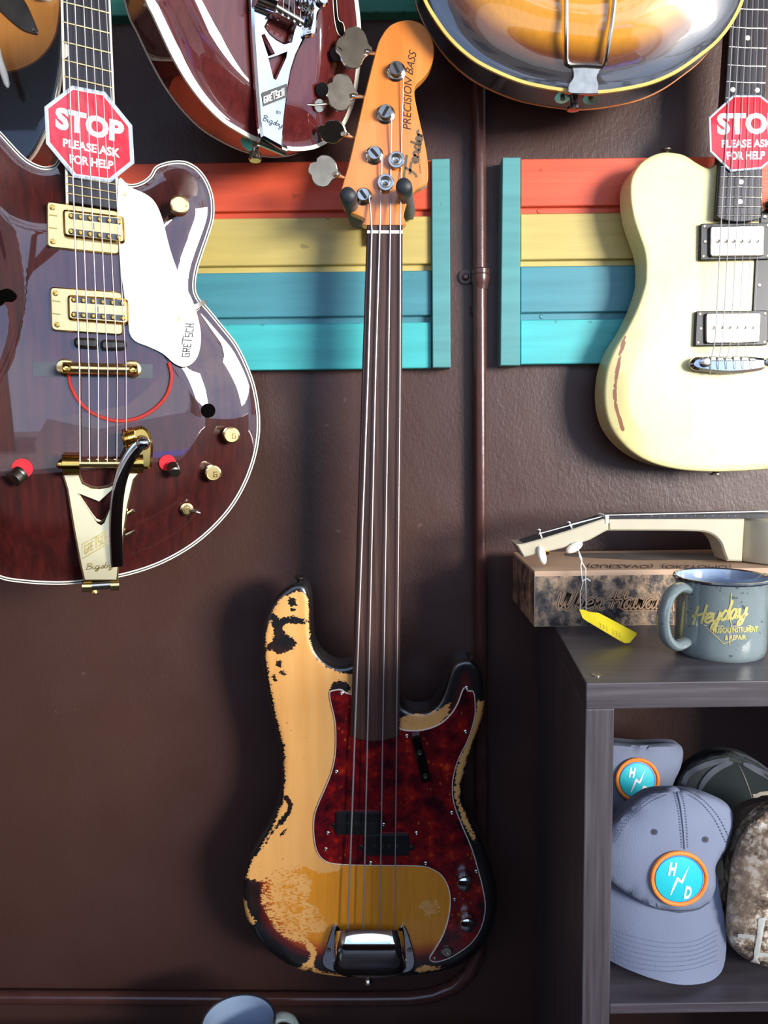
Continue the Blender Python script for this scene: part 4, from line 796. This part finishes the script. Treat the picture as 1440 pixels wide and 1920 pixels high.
obj('strap_button', lathe(CP.p(1249, 290, -.02), (0, 0, 1), [(.004, -.004), (.003, .003), (.0065, .005), (.0065, .0065), (0, .007)], 14), M['darksteel'], t)
obj('strap_button', lathe(CP.p(1341, 881, -.014), (0, -.1, -1), [(.004, -.004), (.003, .003), (.0068, .005), (.0068, .0065), (0, .007)], 14), M['darksteel'], t)
obj('control_knob', knob(CP, 1448, 385, .002, [(15, 0), (15, .012), (13, .014), (0, .014)], 24), M['blackgloss'], t)
stop_sign('stop_sign', 'red octagonal stop sign on the neck of the cream guitar at right', CP, [(1375, 178), (1426, 178), (1470, 212), (1474, 280), (1428, 317), (1370, 322), (1331, 284), (1329, 220)], (2.5, 4), .0145,
  [(1344, 212), (1465, 211), (1466, 251), (1345, 253)], [(1353, 262), (1447, 261), (1447, 276), (1353, 277)], [(1362, 284), (1435, 283), (1434, 299), (1363, 300)])
# ---------------------------------------------------------------- shelf unit
ZT = 1.225; ZP = Flat((0, 0, ZT), (0, 0, 1))
F0 = ZP.p(1099, 1281); q = ZP.p(1042, 1178); dx = (q-F0); dx = dx/dx.y; SD = 1.05-F0.y; BK = F0+dx*SD; XR = F0.x+.52
lam = N('dark_grey_brown_laminate'); lc = lam.ramp(lam.noise(1, (6, 60, 160), 5, .6), [(.3, (60, 54, 58)), (.55, (78, 72, 78)), (.75, (98, 92, 98))]); lam.bump(lam.noise(1, (6, 60, 160), 5, .6), .25, .0004)
lc = lam.mix(lam.math('MULTIPLY', lam.ramp(lam.noise(9, det=4), [(.55, (0, 0, 0)), (.7, (255, 255, 255))]), .35), lc, (54, 58, 70)); LAM = lam.fin(lc, .36)
lv = N('dark_laminate_upright'); fv = lv.noise(1, (160, 60, 6), 5, .6); lv.bump(fv, .25, .0004); LAMV = lv.fin(lv.ramp(fv, [(.3, (60, 54, 58)), (.55, (78, 72, 78)), (.75, (98, 92, 98))]), .4)
def slab(z0, z1, l0=0, l1=None, f=0):
    """board following the slanted left side of the unit: l0..l1 measured from its left edge"""
    a, b = F0+V((l0, f, 0)), BK+V((l0, 0, 0)); c = V((XR, BK.y, 0)) if l1 is None else BK+V((l1, 0, 0)); d = V((XR, F0.y+f, 0)) if l1 is None else F0+V((l1, f, 0))
    vs = [V((p.x, p.y, z)) for z in (z0, z1) for p in (a, b, c, d)]
    return MB().add(vs, [(0, 1, 2, 3), (7, 6, 5, 4), (4, 5, 1, 0), (5, 6, 2, 1), (6, 7, 3, 2), (7, 4, 0, 3)])
def bevobj(*a, **k):
    o = obj(*a, **k); m = o.modifiers.new('bevel', 'BEVEL'); m.width = .0012; m.segments = 2; return o
t = thing('shelf_unit', 'dark grey-brown laminate shelf unit at the lower right holding caps', 'shelf', V(((F0.x+XR)/2, (F0.y+BK.y)/2, 0)))
bevobj('top_board', slab(ZT-.0245, ZT), LAM, t, smooth=0)
bevobj('side_panel', slab(0, ZT-.0245, 0, .0262, .0008), LAMV, t, smooth=0)
Z2 = Plane(1200, 1884, F0.y).p(1200, 1884).z
bevobj('shelf_board', slab(Z2-.0105, Z2, .0262, None, .0015), LAM, t, smooth=0)
bevobj('side_panel', MB().add(*(lambda m: (m.v, m.f))(abox(XR-.026, F0.y+.001, 0, XR, 1.05, ZT-.0245))), LAM, t, smooth=0)
bevobj('bottom_board', slab(.05, .075, .0262, None, .0015), LAM, t, smooth=0)
obj('cam_screw', lathe(ZP.p(1118, 1266), (0, 0, 1), [(.0042, 0), (.0042, .0006), (.003, .0006), (.0026, .0002), (0, .0002)], 14), M['nickel'], t)
# ---------------------------------------------------------------- ukulele box
q = ZP.p(1002, 1175); BXF = Plane(1002, 1175, q.y); hh = BXF.p(1003, 1071).z; bx0, by0 = q.x, q.y; bx1, by1 = bx0+.56, 1.035
bk = N('printed_box_front'); a = bk.ramp(bk.noise(48, (1, 1, .8), 7, .75), [(.38, (28, 26, 28)), (.47, (92, 82, 76)), (.54, (160, 134, 106)), (.64, (206, 174, 140))]); bk.l(a, bk.b.inputs['Base Color']); BOXF = bk.fin(bk.mix(bk.math('MULTIPLY', bk.ramp(bk.noise(7, det=2), [(.5, (0, 0, 0)), (.62, (255, 255, 255))]), .4), a, (96, 90, 88)), .55)
kr = mat('tan_cardboard', (196, 164, 136), .7, var=.1, vs=12)
t = thing('ukulele_box', 'long printed cardboard box with brown script lettering lying on the shelf unit', 'box', V(((bx0+bx1)/2, (by0+by1)/2, ZT)))
obj('carton', abox(bx0, by0, ZT, bx1, by1, hh), kr, t, smooth=0)
obj('printed_front', abox(bx0+.0008, by0-.0006, ZT+.0005, bx1, by0, hh-.0062), BOXF, t, smooth=0)
obj('printed_end', abox(bx0-.0006, by0+.001, ZT+.0005, bx0, by1, hh-.003), BOXF, t, smooth=0)
TPz = Flat((0, 0, hh), (0, 0, 1)); gk = mat('grey_print', (120, 112, 106), .6, var=.3, vs=25)
obj('grey_print', decal(TPz, [(1060, 1037), (1400, 1036), (1380, 1049), (1200, 1050), (1120, 1046), (1062, 1042)], .0004), gk, t)
obj('top_lettering', text(TPz, '(GUEZAVO)  (OKSYOMO)', [(1099, 1065), (1370, 1066), (1372, 1058), (1102, 1056)], .0006), M['logobrown'], t)
pr = Plane(1002, 1175, by0-.0008); LB = mat('tan_print', (196, 158, 122), .5, var=.06)
sa = ('When', (1041, 1141)), ('Hawaii (', (1142, 1141))
mbo, mbi, mbc = MB(), MB(), MB()
for s, o_ in sa:
    script(pr, s, o_, (24.5 if s == 'When' else 23, 0), (5, -17), 9.5, .0002, mbo); script(pr, s, o_, (24.5 if s == 'When' else 23, 0), (5, -17), 5.2, .0004, mbi); script(pr, s, o_, (24.5 if s == 'When' else 23, 0), (5, -17), 2.6, .0006, mbc)
obj('lettering_halo', mbo, LB, t); obj('lettering_outline', mbi, M['logobrown'], t); obj('lettering', mbc, LB, t)
# ---------------------------------------------------------------- ukulele
UP = Plane(1200, 980, .915); t = thing('ukulele', 'cream plastic ukulele lying on its back on top of the printed box', 'ukulele', V((UP.p(1430, 1050).x, .95, hh)))
UC = mat('cream_ukulele_plastic', (196, 188, 164), .3, var=.04)
nb = [(1140, 970), (1141, 995)]+smooth([(1141, 995), (1200, 995), (1300, 996), (1332, 1001), (1350, 1016), (1358, 1037), (1364, 1052)], False, 4)+[(1392, 1053), (1397, 972)]
obj('neck', prism(UP, [p for i, p in enumerate(nb) if i != 1], -.036, 0, .002), UC, t)
hb_ = [(968, 1021), (982, 1045), (1079, 1022), (1107, 1012), (1134, 997), (1141, 994), (1140, 971), (1130, 973), (1068, 994), (1013, 1011), (980, 1020)]
obj('headstock', prism(UP, hb_, -.042, 0, .0015), UC, t)
obj('headstock_face', tube([UP.p(982, 1021, -.02)+V((0, 0, .0006)), UP.p(1136, 970, -.02)+V((0, 0, .0006))], [(.0185, .0012), (.0185, .0012)], 4, flat=V((0, 0, 1))) if False else MB().add([UP.p(982, 1018, -.001), UP.p(1135, 970.5, -.001), UP.p(1135, 970.5, -.001)+V((0, .034, 0)), UP.p(982, 1018, -.001)+V((0, .034, 0))], [(0, 1, 2, 3)]), M['greystrip'], t)
obj('nut', prism(UP, [(1135, 967), (1142, 967), (1142, 981), (1135, 982)], -.034, .001, .0005), M['white'], t)
obj('fretboard', prism(UP, [(1142, 967), (1440, 962), (1440, 972), (1142, 974)], -.034, .0004, .0005), M['ebony'], t)
for i, x in enumerate((1170, 1197, 1222, 1245, 1266, 1286, 1304, 1321, 1337, 1352, 1366, 1379)): obj('fret', tube([UP.p(x, 967, .0008), UP.p(x, 967-.3, -.034)], .0009, 6), M['nickel'], t)
for k in range(4): obj('string', tube([UP.p((1010, 1067, 1067, 1010)[k], (1001, 984, 984, 1001)[k], -.004-.009*k), UP.p(1138, 966, -.004-.009*k), UP.p(1500, 957, -.004-.009*k)], .0006, 6), M['white'], t)
ub = UP.p(1388, 1053); r = .075
obj('body', lathe(V((ub.x+r, .915+.04, hh)), (0, 0, 1), [(0, 0), (r*.9, 0), (r*.97, .002), (r, .008), (r, .048), (r*.98, .052), (0, .052)], 48), UC, t)
for (x0, y0, x1, y1) in ((1016, 1012, 1010, 994), (1074, 996, 1066, 980)):
    tn = obj('tuner', tube([UP.p(x0, y0, -.006), UP.p(x1, y1, -.006)], [.0028, .0019], 10), M['nickel'], t)
    obj('tuner_cap', knob(Plane(x1, y1, .92), x1, y1, .0, [(3.2, -.002), (3.2, .002), (0, .003)], 10), M['nickel'], tn); obj('washer', tube([UP.p(x0+1, y0+1, -.006), UP.p(x0, y0-3, -.006)], .0042, 12), M['nickel'], tn)
for q, a in (((1017, 1042, 7.5, 17.5), -.25), ((1078, 1027, 8, 17), 1.05)):
    obj('tuner_button', prism(UP, circ(q[0], q[1], q[2], 24, q[3], a), .0, .005, .0018), M['cream'], t)
obj('gear', knob(UP, 1024, 1036, -.004, [(5, 0), (5, .004), (3, .006), (0, .006)], 10), M['gold'], t); obj('gear', knob(UP, 1070, 1020, -.004, [(4, 0), (4, .004), (0, .005)], 10), M['nickel'], t)
GP = Plane(1100, 1100, q0 := by0-.018)
t = thing('price_tag', 'small yellow paper tag on a white string hanging from the ukulele tuner', 'tag', GP.p(1140, 1204))
obj('string', tube([GP.p(x, y, z) for x, y, z in [(1082, 1022, -.012), (1086, 1036, 0), (1091, 1048, 0), (1089, 1062, 0), (1091, 1083, 0), (1093, 1092, 0), (1088, 1112, 0), (1088, 1143, 0), (1094, 1150, .001), (1099, 1146, 0), (1099, 1110, 0), (1098, 1092, 0), (1098, 1066, 0), (1092, 1056, 0), (1087, 1044, 0), (1083, 1030, -.004)]], .0006, 6), M['white'], t)
obj('knot', tube([GP.p(x, y, .0008) for x, y in ((1091, 1090), (1096, 1087), (1101, 1085), (1107, 1090))], .0008, 6), M['white'], t)
TG = Plane(1175, 1206, ZP.p(1175, 1206).y-.006, 0, 32); yl_ = mat('yellow_tag_paper', (250, 226, 20), .55, var=.03)
tg_ = obj('tag', prism(TG, [(1086, 1143), (1094, 1143), (1104, 1147), (1122, 1149), (1136, 1156), (1194, 1187), (1193, 1191), (1181, 1205), (1172, 1206), (1160, 1200), (1098, 1163), (1092, 1158), (1090, 1151)], -.0006, 0), yl_, t)
pm_ = MB(); [ribbon(TG, smooth([(1124+k*6, 1167+k*3.1), (1127+k*6, 1172+k*3.1), (1125+k*6, 1176+k*3.1), (1129+k*6, 1175+k*3.1)], False, 3), 1.2, .0003, pm_) for k in range(7) if k != 3]
obj('pencil_marks', pm_, mat('faint_pencil', (205, 186, 44), .6), tg_)
# ---------------------------------------------------------------- mugs
def glaze(name, c, sp=1):
    n = N(name); v = n.n('TexVoronoi'); v.inputs['Scale'].default_value = 420; n.l(n.co(), v.inputs['Vector']); s = n.ramp(v.outputs['Distance'], [(.12, (255, 255, 255)), (.2, (0, 0, 0))])
    keep = n.ramp(n.noise(260, det=1), [(.55, (0, 0, 0)), (.6, (255, 255, 255))]); f = n.math('MULTIPLY', n.math('MULTIPLY', s, keep), .5*sp); d = n.ramp(n.noise(190, det=1), [(.70, (0, 0, 0)), (.73, (255, 255, 255))])
    g = n.mix(f, n.ramp(n.noise(25), [(.3, tuple(x*.92 for x in lin(c)[:3])+(1,)), (.7, c)]), (220, 228, 224)); g = n.mix(n.math('MULTIPLY', d, .6*sp), g, (50, 52, 60)); return n.fin(g, .12, coat=1, cr=.04)
GLZ = glaze('speckled_grey_blue_glaze', (128, 142, 142)); GLI = glaze('smooth_pale_blue_glaze', (150, 170, 196), .2); RIM = mat('dark_glazed_rim', (44, 48, 58), .15, coat=1)
def mug(label, c, r, h, hand):
    t = thing('mug', label, 'mug', c)
    bm = lathe(c, (0, 0, 1), [(0, .0), (r*.9, 0), (r*.955, .002), (r*.99, .007), (r, .015), (r, h*.8), (r*1.01, h*.9), (r*1.05, h*.965)], 56); b = obj('body', bm, GLZ, t)
    obj('rim', lathe(c, (0, 0, 1), [(r*1.048, h*.96), (r*1.062, h*.98), (r*1.05, h), (r*1.02, h*1.004), (r*.985, h*.99)], 56), RIM, t)
    obj('inside', lathe(c, (0, 0, 1), [(r*.99, h*.992), (r*.95, h*.93), (r*.93, h*.5), (r*.92, h*.12), (r*.85, h*.07), (0, h*.07)], 56), GLI, t)
    pts = smooth([(r*.96, h*.86), (r*1.22, h*.90), (r*1.52, h*.80), (r*1.66, h*.55), (r*1.58, h*.30), (r*1.3, h*.16), (r*.97, h*.2)], False, 5)
    obj('handle', tube([c+V((hand.x*a, hand.y*a, b_)) for a, b_ in pts], [(.0052, .0078)]*len(pts), 14, flat=V((-hand.y, hand.x, 0)).normalized()), GLZ, t); return t, bm
mc = ZP.p(1349, 1222); mm = ZP.m(1349, 1222); MR = 80.5*mm; rimz = (1222-1081)*mm*1.03
t, bm = mug('speckled blue-grey mug with gold lettering standing on the shelf unit', mc, MR, rimz, V((-.93, -.36, 0)).normalized())
MS = Surf([bm]); 
obj('script_lettering', script(MS, 'Heyday', (1298, 1172), (20.5, -3.4), (3.4, -17.5), 4.8, .0004), M['goldprint'], t)
obj('small_lettering', text(MS, 'MUSICAL INSTRUMENT', [(1337, 1177), (1421, 1174), (1420, 1185), (1337, 1187)], .0004, bold=.03), M['goldprint'], t)
obj('small_lettering', text(MS, '& REPAIR', [(1359, 1191), (1399, 1190), (1398, 1199), (1359, 1200)], .0004, bold=.03), M['goldprint'], t)
tm = ribbon(MS, [(1408, 1173), (1380, 1173.5), (1350, 1174), (1320, 1172), (1333, 1184), (1345, 1195), (1357, 1207), (1372, 1201), (1376, 1199)], 1.5, .0004); ribbon(MS, [(1371, 1112), (1370, 1135), (1369, 1160), (1371, 1172), (1368, 1190), (1368, 1210)], 1.4, .0004, tm); obj('logo_lines', tm, M['goldprint'], t)
P0 = Plane(447, 1913, .91).p(447, 1913); hgt = .082
bt = P0.z-hgt
t, _ = mug('pale blue-grey mug at the bottom edge, below the bass', V((P0.x, P0.y, bt)), .0452, hgt, V((.96, .28, 0)).normalized())
t = thing('display_bench', 'low dark bench just below the picture edge carrying the pale mug', 'bench', V((-.2, .8, 0)))
bevobj('bench_top', abox(-.55, .70, bt-.02, .12, .972, bt), LAM, t, smooth=0)
for x in (-.53, .08):
    for y in (.72, .94): obj('leg', abox(x, y, 0, x+.025, y+.025, bt-.02), LAM, t, smooth=0)
# ---------------------------------------------------------------- caps
def denim(name, c, bd=.0006):
    n = N(name); f = n.noise(5, det=3); cc = lin(c); g = n.ramp(f, [(.35, tuple(x*.72 for x in cc[:3])+(1,)), (.6, cc)]); w = n.noise(700, (1, 1, .5), 2); n.bump(n.math('ADD', n.math('MULTIPLY', f, 5), n.math('MULTIPLY', w, .3)), .6, bd*2.5); return n.fin(g, .85)
CPM = denim('faded_grey_blue_twill', (128, 137, 160)); STM = mat('dark_stitching', (70, 74, 92), .9); OR = mat('orange_embroidery', (246, 142, 52), .6, var=.08, vs=300, bump=.3, bs=900); PT = mat('turquoise_patch', (38, 196, 208), .5, var=.04); BLU = mat('blue_patch_ring', (40, 130, 200), .5)
def patch(par, S_, cx, cy, rx, ry, full=True):
    o = obj('patch', decal(S_, circ(cx, cy, rx, 40, ry), .0016, 5), OR, par, label='round turquoise patch with an orange border'); 
    rim = MB(); tube([S_.p(x, y, .0018) for x, y in circ(cx, cy, rx-3.2, 44, ry-3.2)+[circ(cx, cy, rx-3.2, 44, ry-3.2)[0]]], .0021, 8, rim, cap=False); obj('patch_border', rim, OR, o)
    obj('patch_ring', decal(S_, circ(cx, cy, rx-8, 40, ry-7.5), .0022, 5), BLU, o); obj('patch_field', decal(S_, circ(cx-1, cy+.5, rx-10, 40, ry-9.5), .0026, 5), PT, o)
    k = rx/52; f = lambda q: [(cx+(x-1273)*k, cy+(y-1644)*k) for x, y in q]
    m = text(S_, 'H', f([(1256, 1613.5), (1269, 1615), (1264, 1638), (1252, 1637)]), .0031, bold=.05); text(S_, 'D', f([(1284, 1656), (1296, 1657), (1292, 1680), (1280, 1679)]), .0031, m, bold=.05)
    decal(S_, f([(1290, 1619), (1280, 1648), (1277, 1652), (1270, 1647), (1258, 1672), (1256, 1672), (1267, 1641), (1270, 1640), (1276, 1646)]), .0031, mb=m); obj('patch_lettering', m, M['whiteprint'], o); return o
def clampx(mb):
    for v in mb.v:
        v.x = max(v.x, F0.x+.0275+dx.x*max(0, v.y-F0.y)); v.z = max(v.z, Z2+.0008)
    return mb
def cap(label, pl, crown, brim, mt, A, patchargs=None, group=None, brimc=None):
    t = thing('baseball_cap', label, 'cap', pl.p(sum(p[0] for p in crown)/len(crown), max(p[1] for p in (brim or crown)), 0), group)
    cm_ = clampx(hfield(pl, crown, lambda u, P: A*np.asarray(u), .012, 7, (2, 5, 9), inflate=500)); obj('crown', cm_, mt, t); S_ = Surf([cm_])
    if brim:
        xc = sum(p[0] for p in brim)/len(brim); y0 = min(p[1] for p in brim); y1 = max(p[1] for p in brim); w = (max(p[0] for p in brim)-min(p[0] for p in brim))/2
        hf = lambda d, P: (.006+.028*np.clip(1-((P[:, 0]-xc)/w)**2, 0, 1)*(.35+.65*(P[:, 1]-y0)/(y1-y0)))
        b_ = clampx(hfield(pl, brim, hf, .003, 8, (1.5, 4))); obj('brim', b_, mt, t); t2 = Surf([b_])
    else: t2 = None
    return t, S_, t2
CF = Plane(1260, 1840, .722, 0, 16)
crown = smooth([(1257, 1477), (1283, 1478), (1310, 1482), (1343, 1494), (1364, 1508), (1374, 1526), (1374, 1550), (1369, 1577), (1358, 1602), (1343, 1625), (1345, 1650), (1340, 1680), (1325, 1702), (1300, 1712), (1260, 1714), (1230, 1707), (1181, 1685), (1146, 1660), (1122, 1632), (1118, 1590), (1126, 1560), (1148, 1540), (1178, 1508), (1214, 1482)], n=3)
brim = smooth([(1343, 1640), (1350, 1680), (1357, 1715), (1362, 1765), (1357, 1812), (1340, 1835), (1311, 1845), (1272, 1846), (1230, 1837), (1185, 1821), (1149, 1804), (1126, 1788), (1112, 1740), (1110, 1690), (1122, 1640), (1160, 1655), (1230, 1690), (1300, 1695), (1330, 1670)], n=3)
t, CS, BS = cap('faded grey-blue baseball cap with a round turquoise patch, standing in front', CF, crown, brim, CPM, .048, group=None)
m = MB()
for q in ([(1262, 1480), (1270, 1510), (1275, 1550), (1278, 1590)], [(1276, 1480), (1283, 1510), (1287, 1550), (1289, 1590)], [(1256, 1482), (1220, 1497), (1185, 1525), (1150, 1570)], [(1250, 1490), (1215, 1507), (1180, 1538), (1152, 1580)], [(1283, 1481), (1315, 1498), (1345, 1530), (1366, 1570)], [(1290, 1490), (1315, 1507), (1340, 1538), (1360, 1580)]):
    s = smooth(q, False, 8)
    for a, b in list(zip(s, s[1:]))[::1]: ribbon(CS, [a, ((a[0]*.4+b[0]*.6), (a[1]*.4+b[1]*.6))], 1.3, .0008, m)
obj('seam_stitching', m, STM, t)
obj('seam', tube([CS.p(x, y, .0002) for x, y in smooth([(1269, 1480), (1276, 1510), (1281, 1550), (1284, 1592)], False, 5)], .0014, 6), CPM, t)
m = MB()
for k in range(7):
    y = 1745+k*9.5; s = smooth([(1138, y-8-k*1.5), (1180, y+9), (1240, y+22-k*.5), (1300, y+20-k), (1345, y-2)], False, 12)
    for a, b in zip(s, s[1:]): ribbon(BS, [a, ((a[0]*.45+b[0]*.55), (a[1]*.45+b[1]*.55))], 1.0, .0008, m)
obj('brim_stitching', m, mat('faint_stitching', (112, 118, 142), .9), t)
m = MB(); s = smooth([(1148, 1655), (1181, 1679), (1230, 1700), (1262, 1706), (1305, 1704), (1330, 1690)], False, 12)
for a, b in zip(s, s[1:]): ribbon(CS, [a, ((a[0]*.4+b[0]*.6), (a[1]*.4+b[1]*.6))], 1.6, .0008, m)
obj('edge_stitching', m, STM, t)
obj('top_button', lathe(CS.p(1263, 1482, -.002), V((0, -.3, 1)), [(.0075, 0), (.007, .002), (.004, .004), (0, .0045)], 16), CPM, t)
for x, y in ((1227, 1560), (1322, 1574)): o_ = obj('eyelet', decal(CS, circ(x, y, 6, 14), .0006), STM, t); obj('eyelet_hole', decal(CS, circ(x, y, 3, 10), .001), M['blackprint'], o_)
patch(t, CS, 1271.5, 1645.5, 53, 50.5)
CB2 = Plane(1200, 1600, .89, 0, 4)
t, S2, _ = cap('grey-blue baseball cap behind, its turquoise patch half hidden by the cap in front', CB2, smooth([(1246, 1391), (1272, 1395), (1281, 1410), (1276, 1440), (1262, 1472), (1255, 1510), (1250, 1560), (1230, 1610), (1180, 1620), (1130, 1610), (1105, 1560), (1095, 1480), (1100, 1420), (1120, 1392), (1154, 1389), (1200, 1393)], n=3), smooth([(1110, 1590), (1250, 1590), (1258, 1640), (1240, 1662), (1180, 1668), (1120, 1662), (1102, 1640)], n=3), CPM, .05)
patch(t, S2, 1194, 1462, 41, 41)
GRN = denim('dark_olive_twill', (52, 58, 58)); GR2 = mat('grey_inner_tape', (84, 88, 96), .85); GIN = mat('dark_green_lining', (24, 34, 34), .9)
CG = Plane(1370, 1550, .915, 0, 4)
t, S3, _ = cap('dark olive cap seen from its open back, between the grey and camouflage caps', CG, smooth([(1262, 1480), (1272, 1455), (1292, 1432), (1322, 1414), (1354, 1407), (1390, 1411), (1420, 1427), (1450, 1452), (1475, 1490), (1486, 1540), (1480, 1600), (1450, 1650), (1380, 1668), (1310, 1655), (1275, 1610), (1262, 1550)], n=3), None, GRN, .055)
obj('lining', decal(S3, smooth([(1314, 1482), (1322, 1464), (1336, 1448), (1355, 1436), (1376, 1429), (1400, 1436), (1425, 1449), (1450, 1464), (1470, 1500), (1470, 1580), (1380, 1620), (1320, 1580), (1308, 1520)], n=3), .0008, 8), GIN, t)
for q in ([(1311, 1484), (1320, 1466), (1335, 1449), (1354, 1437), (1373, 1430)], [(1392, 1432), (1415, 1443), (1442, 1459), (1465, 1482)]): obj('opening_tape', ribbon(S3, smooth(q, False, 5), [3+8*math.sin(i/((len(q)-1)*5)*3.14)**.5 if i else 3 for i in range((len(q)-1)*5+1)], .0016), GR2, t)
for q in ([(1282, 1470), (1292, 1452), (1315, 1438), (1345, 1429), (1366, 1426)], [(1364, 1412), (1390, 1420), (1415, 1432), (1440, 1450)]): obj('seam_tape', ribbon(S3, smooth(q, False, 5), 10, .0014), GR2, t)
obj('lining_seam', ribbon(S3, smooth([(1383, 1434), (1392, 1450), (1402, 1475), (1410, 1500)], False, 4), 2, .0014), M['blackprint'], t)
def camo():
    n = N('woodland_camouflage_cloth'); g = n.ramp(n.noise(95, (1, 1, 1), 7, .75), [(.38, (44, 36, 32)), (.46, (112, 94, 78)), (.52, (170, 146, 116)), (.60, (236, 228, 214))]); big = n.ramp(n.noise(16, det=3), [(.44, (0, 0, 0)), (.56, (255, 255, 255))]); g = n.mix(n.math('MULTIPLY', big, .6), g, n.ramp(n.noise(34, det=3), [(.4, (66, 56, 50)), (.6, (140, 122, 104))])); n.bump(n.noise(500), .2, .0005); return n.fin(g, .8)
CC = Plane(1430, 1810, .735, -4, 10)
t, S4, _ = cap('camouflage cap with brown mesh panels at the right edge of the shelf', CC, smooth([(1440, 1511), (1400, 1546), (1378, 1585), (1368, 1623), (1362, 1687), (1359, 1750), (1374, 1779), (1407, 1804), (1440, 1815), (1500, 1818), (1550, 1800), (1585, 1740), (1590, 1660), (1570, 1580), (1530, 1525), (1480, 1504)], n=3), None, camo(), .05)
CM2 = Plane(1430, 1640, .785, -4, 10)
obj('mesh_panel', hfield(CM2, smooth([(1376, 1530), (1392, 1512), (1420, 1501), (1450, 1494), (1500, 1500), (1540, 1530), (1540, 1600), (1480, 1680), (1400, 1700), (1372, 1680), (1362, 1620), (1364, 1570)], n=3), lambda u, P: .03*np.asarray(u), .01, 8, (2, 5), inflate=200), mat('brown_mesh', (84, 68, 58), .85, var=.3, vs=400, bump=.8, bs=500, bd=.001), t, label='brown mesh back panel')
obj('loose_tape', tube([CM2.p(x, y, .025) for x, y in ((1411, 1492), (1418, 1492), (1426, 1488), (1445, 1486))], (.0022), 6), mat('pale_tape', (170, 160, 140), .8), t)
wp = mat('pale_canvas_print', (206, 206, 196), .7, var=.1)
obj('letter_print', decal(S4, [(1422, 1722), (1436, 1718), (1424, 1806), (1408, 1802)], .0008, 6), wp, t); obj('letter_print', decal(S4, [(1384, 1750), (1412, 1752), (1411, 1758), (1384, 1757)], .0008, 6), wp, t); obj('letter_print', decal(S4, [(1420, 1784), (1470, 1790), (1470, 1796), (1419, 1790)], .0009, 6), wp, t)
# ---------------------------------------------------------------- the street in front of the display (seen mirrored in the lacquer)
t = thing('parked_car', 'white car parked at the kerb across from the display', 'car', V((4.2, -6.3, -.1)))
cp = mat('white_car_paint', (214, 218, 224), .25, coat=1); XZ = lambda pts, y0, y1: (lambda n, vs: MB().add(vs, [tuple(range(n)), tuple(range(2*n-1, n-1, -1))]+[(i, n+i, n+(i+1) % n, (i+1) % n) for i in range(n)]))(len(pts), [V((x, y0, z)) for x, z in pts]+[V((x, y1, z)) for x, z in pts])
obj('car_body', XZ([(1.9, .15), (1.85, .6), (2.0, .85), (2.9, .95), (3.5, 1.4), (5.0, 1.42), (5.9, .98), (6.4, .9), (6.5, .5), (6.4, .15)], -5.6, -7.2), cp, t)
obj('window', XZ([(3.0, .95), (3.55, 1.33), (4.3, 1.36), (4.3, .95)], -5.59, -5.61), M['blackgloss'], t); obj('window', XZ([(4.4, .95), (4.4, 1.36), (4.95, 1.34), (5.6, .97)], -5.59, -5.61), M['blackgloss'], t)
for x in (2.7, 5.6): w = obj('wheel', lathe((x, -5.72, .22), (0, 1, 0), [(0, .16), (.2, .16), (.32, .15), (.33, .1), (.33, .02), (.2, 0), (0, .02)], 24), M['black'], t); obj('hub', lathe((x, -5.56, .22), (0, 1, 0), [(0, .02), (.2, .02), (.2, 0)], 16), M['nickel'], w)
t = thing('wheelie_bin', 'dark bin with a blue lid standing on the pavement', 'bin', V((1.35, -2.6, -.1))); dk = mat('dark_bin_plastic', (40, 40, 58), .4); bl2 = mat('blue_lid_plastic', (40, 90, 200), .4)
obj('tub', MB().add([V((1.35+sx*w, -2.6+sy*w, z)) for z, w in ((-.1, .22), (.85, .28)) for sx, sy in ((-1, -1), (1, -1), (1, 1), (-1, 1))], [(0, 3, 2, 1), (4, 5, 6, 7), (0, 1, 5, 4), (1, 2, 6, 5), (2, 3, 7, 6), (3, 0, 4, 7)]), dk, t); obj('lid', abox(1.05, -2.9, .85, 1.65, -2.28, .93), bl2, t)
bw = mat('pale_rendered_wall', (170, 150, 130), .8, var=.1, vs=2); t = thing('building', 'low pale building across the street', 'building', V((-3, -14, -.1)))
obj('wall', abox(-9, -15, -.1, 3.0, -12.5, 3.6), bw, t)
for x in (-7.5, -5, -2.5, 0): obj('window', abox(x, -12.52, 1, x+1.3, -12.4, 2.4), M['blackgloss'], t)
rng = random.Random(4)
def tree(x, y, h, label):
    mb = MB()
    def br(p, d, l, r, k):
        q = p+d*l; tube([p, (p+q)/2+V((rng.uniform(-.03, .03)*l, 0, 0)), q], [r, r*.85, r*.65], 5, mb, cap=False)
        if k:
            for _ in range(3): br(q, (d+V((rng.uniform(-.7, .7), rng.uniform(-.7, .7), rng.uniform(-.1, .5)))).normalized(), l*rng.uniform(.6, .8), r*.62, k-1)
    br(V((x, y, -.12)), V((0, 0, 1)), h*.33, .10, 5); obj('bare_tree', mb, M['bark'], None, label, 'tree', 'bare street trees')
M['bark'] = mat('dark_bark', (60, 46, 42), .9)
for x, y, h, l in ((1.8, -9, 5.5, 'bare street tree nearest the low building'), (5.0, -9.5, 6.5, 'tallest bare street tree, in the middle behind the car'), (8.6, -8.8, 5.2, 'bare street tree farthest from the low building')): tree(x, y, h, l)
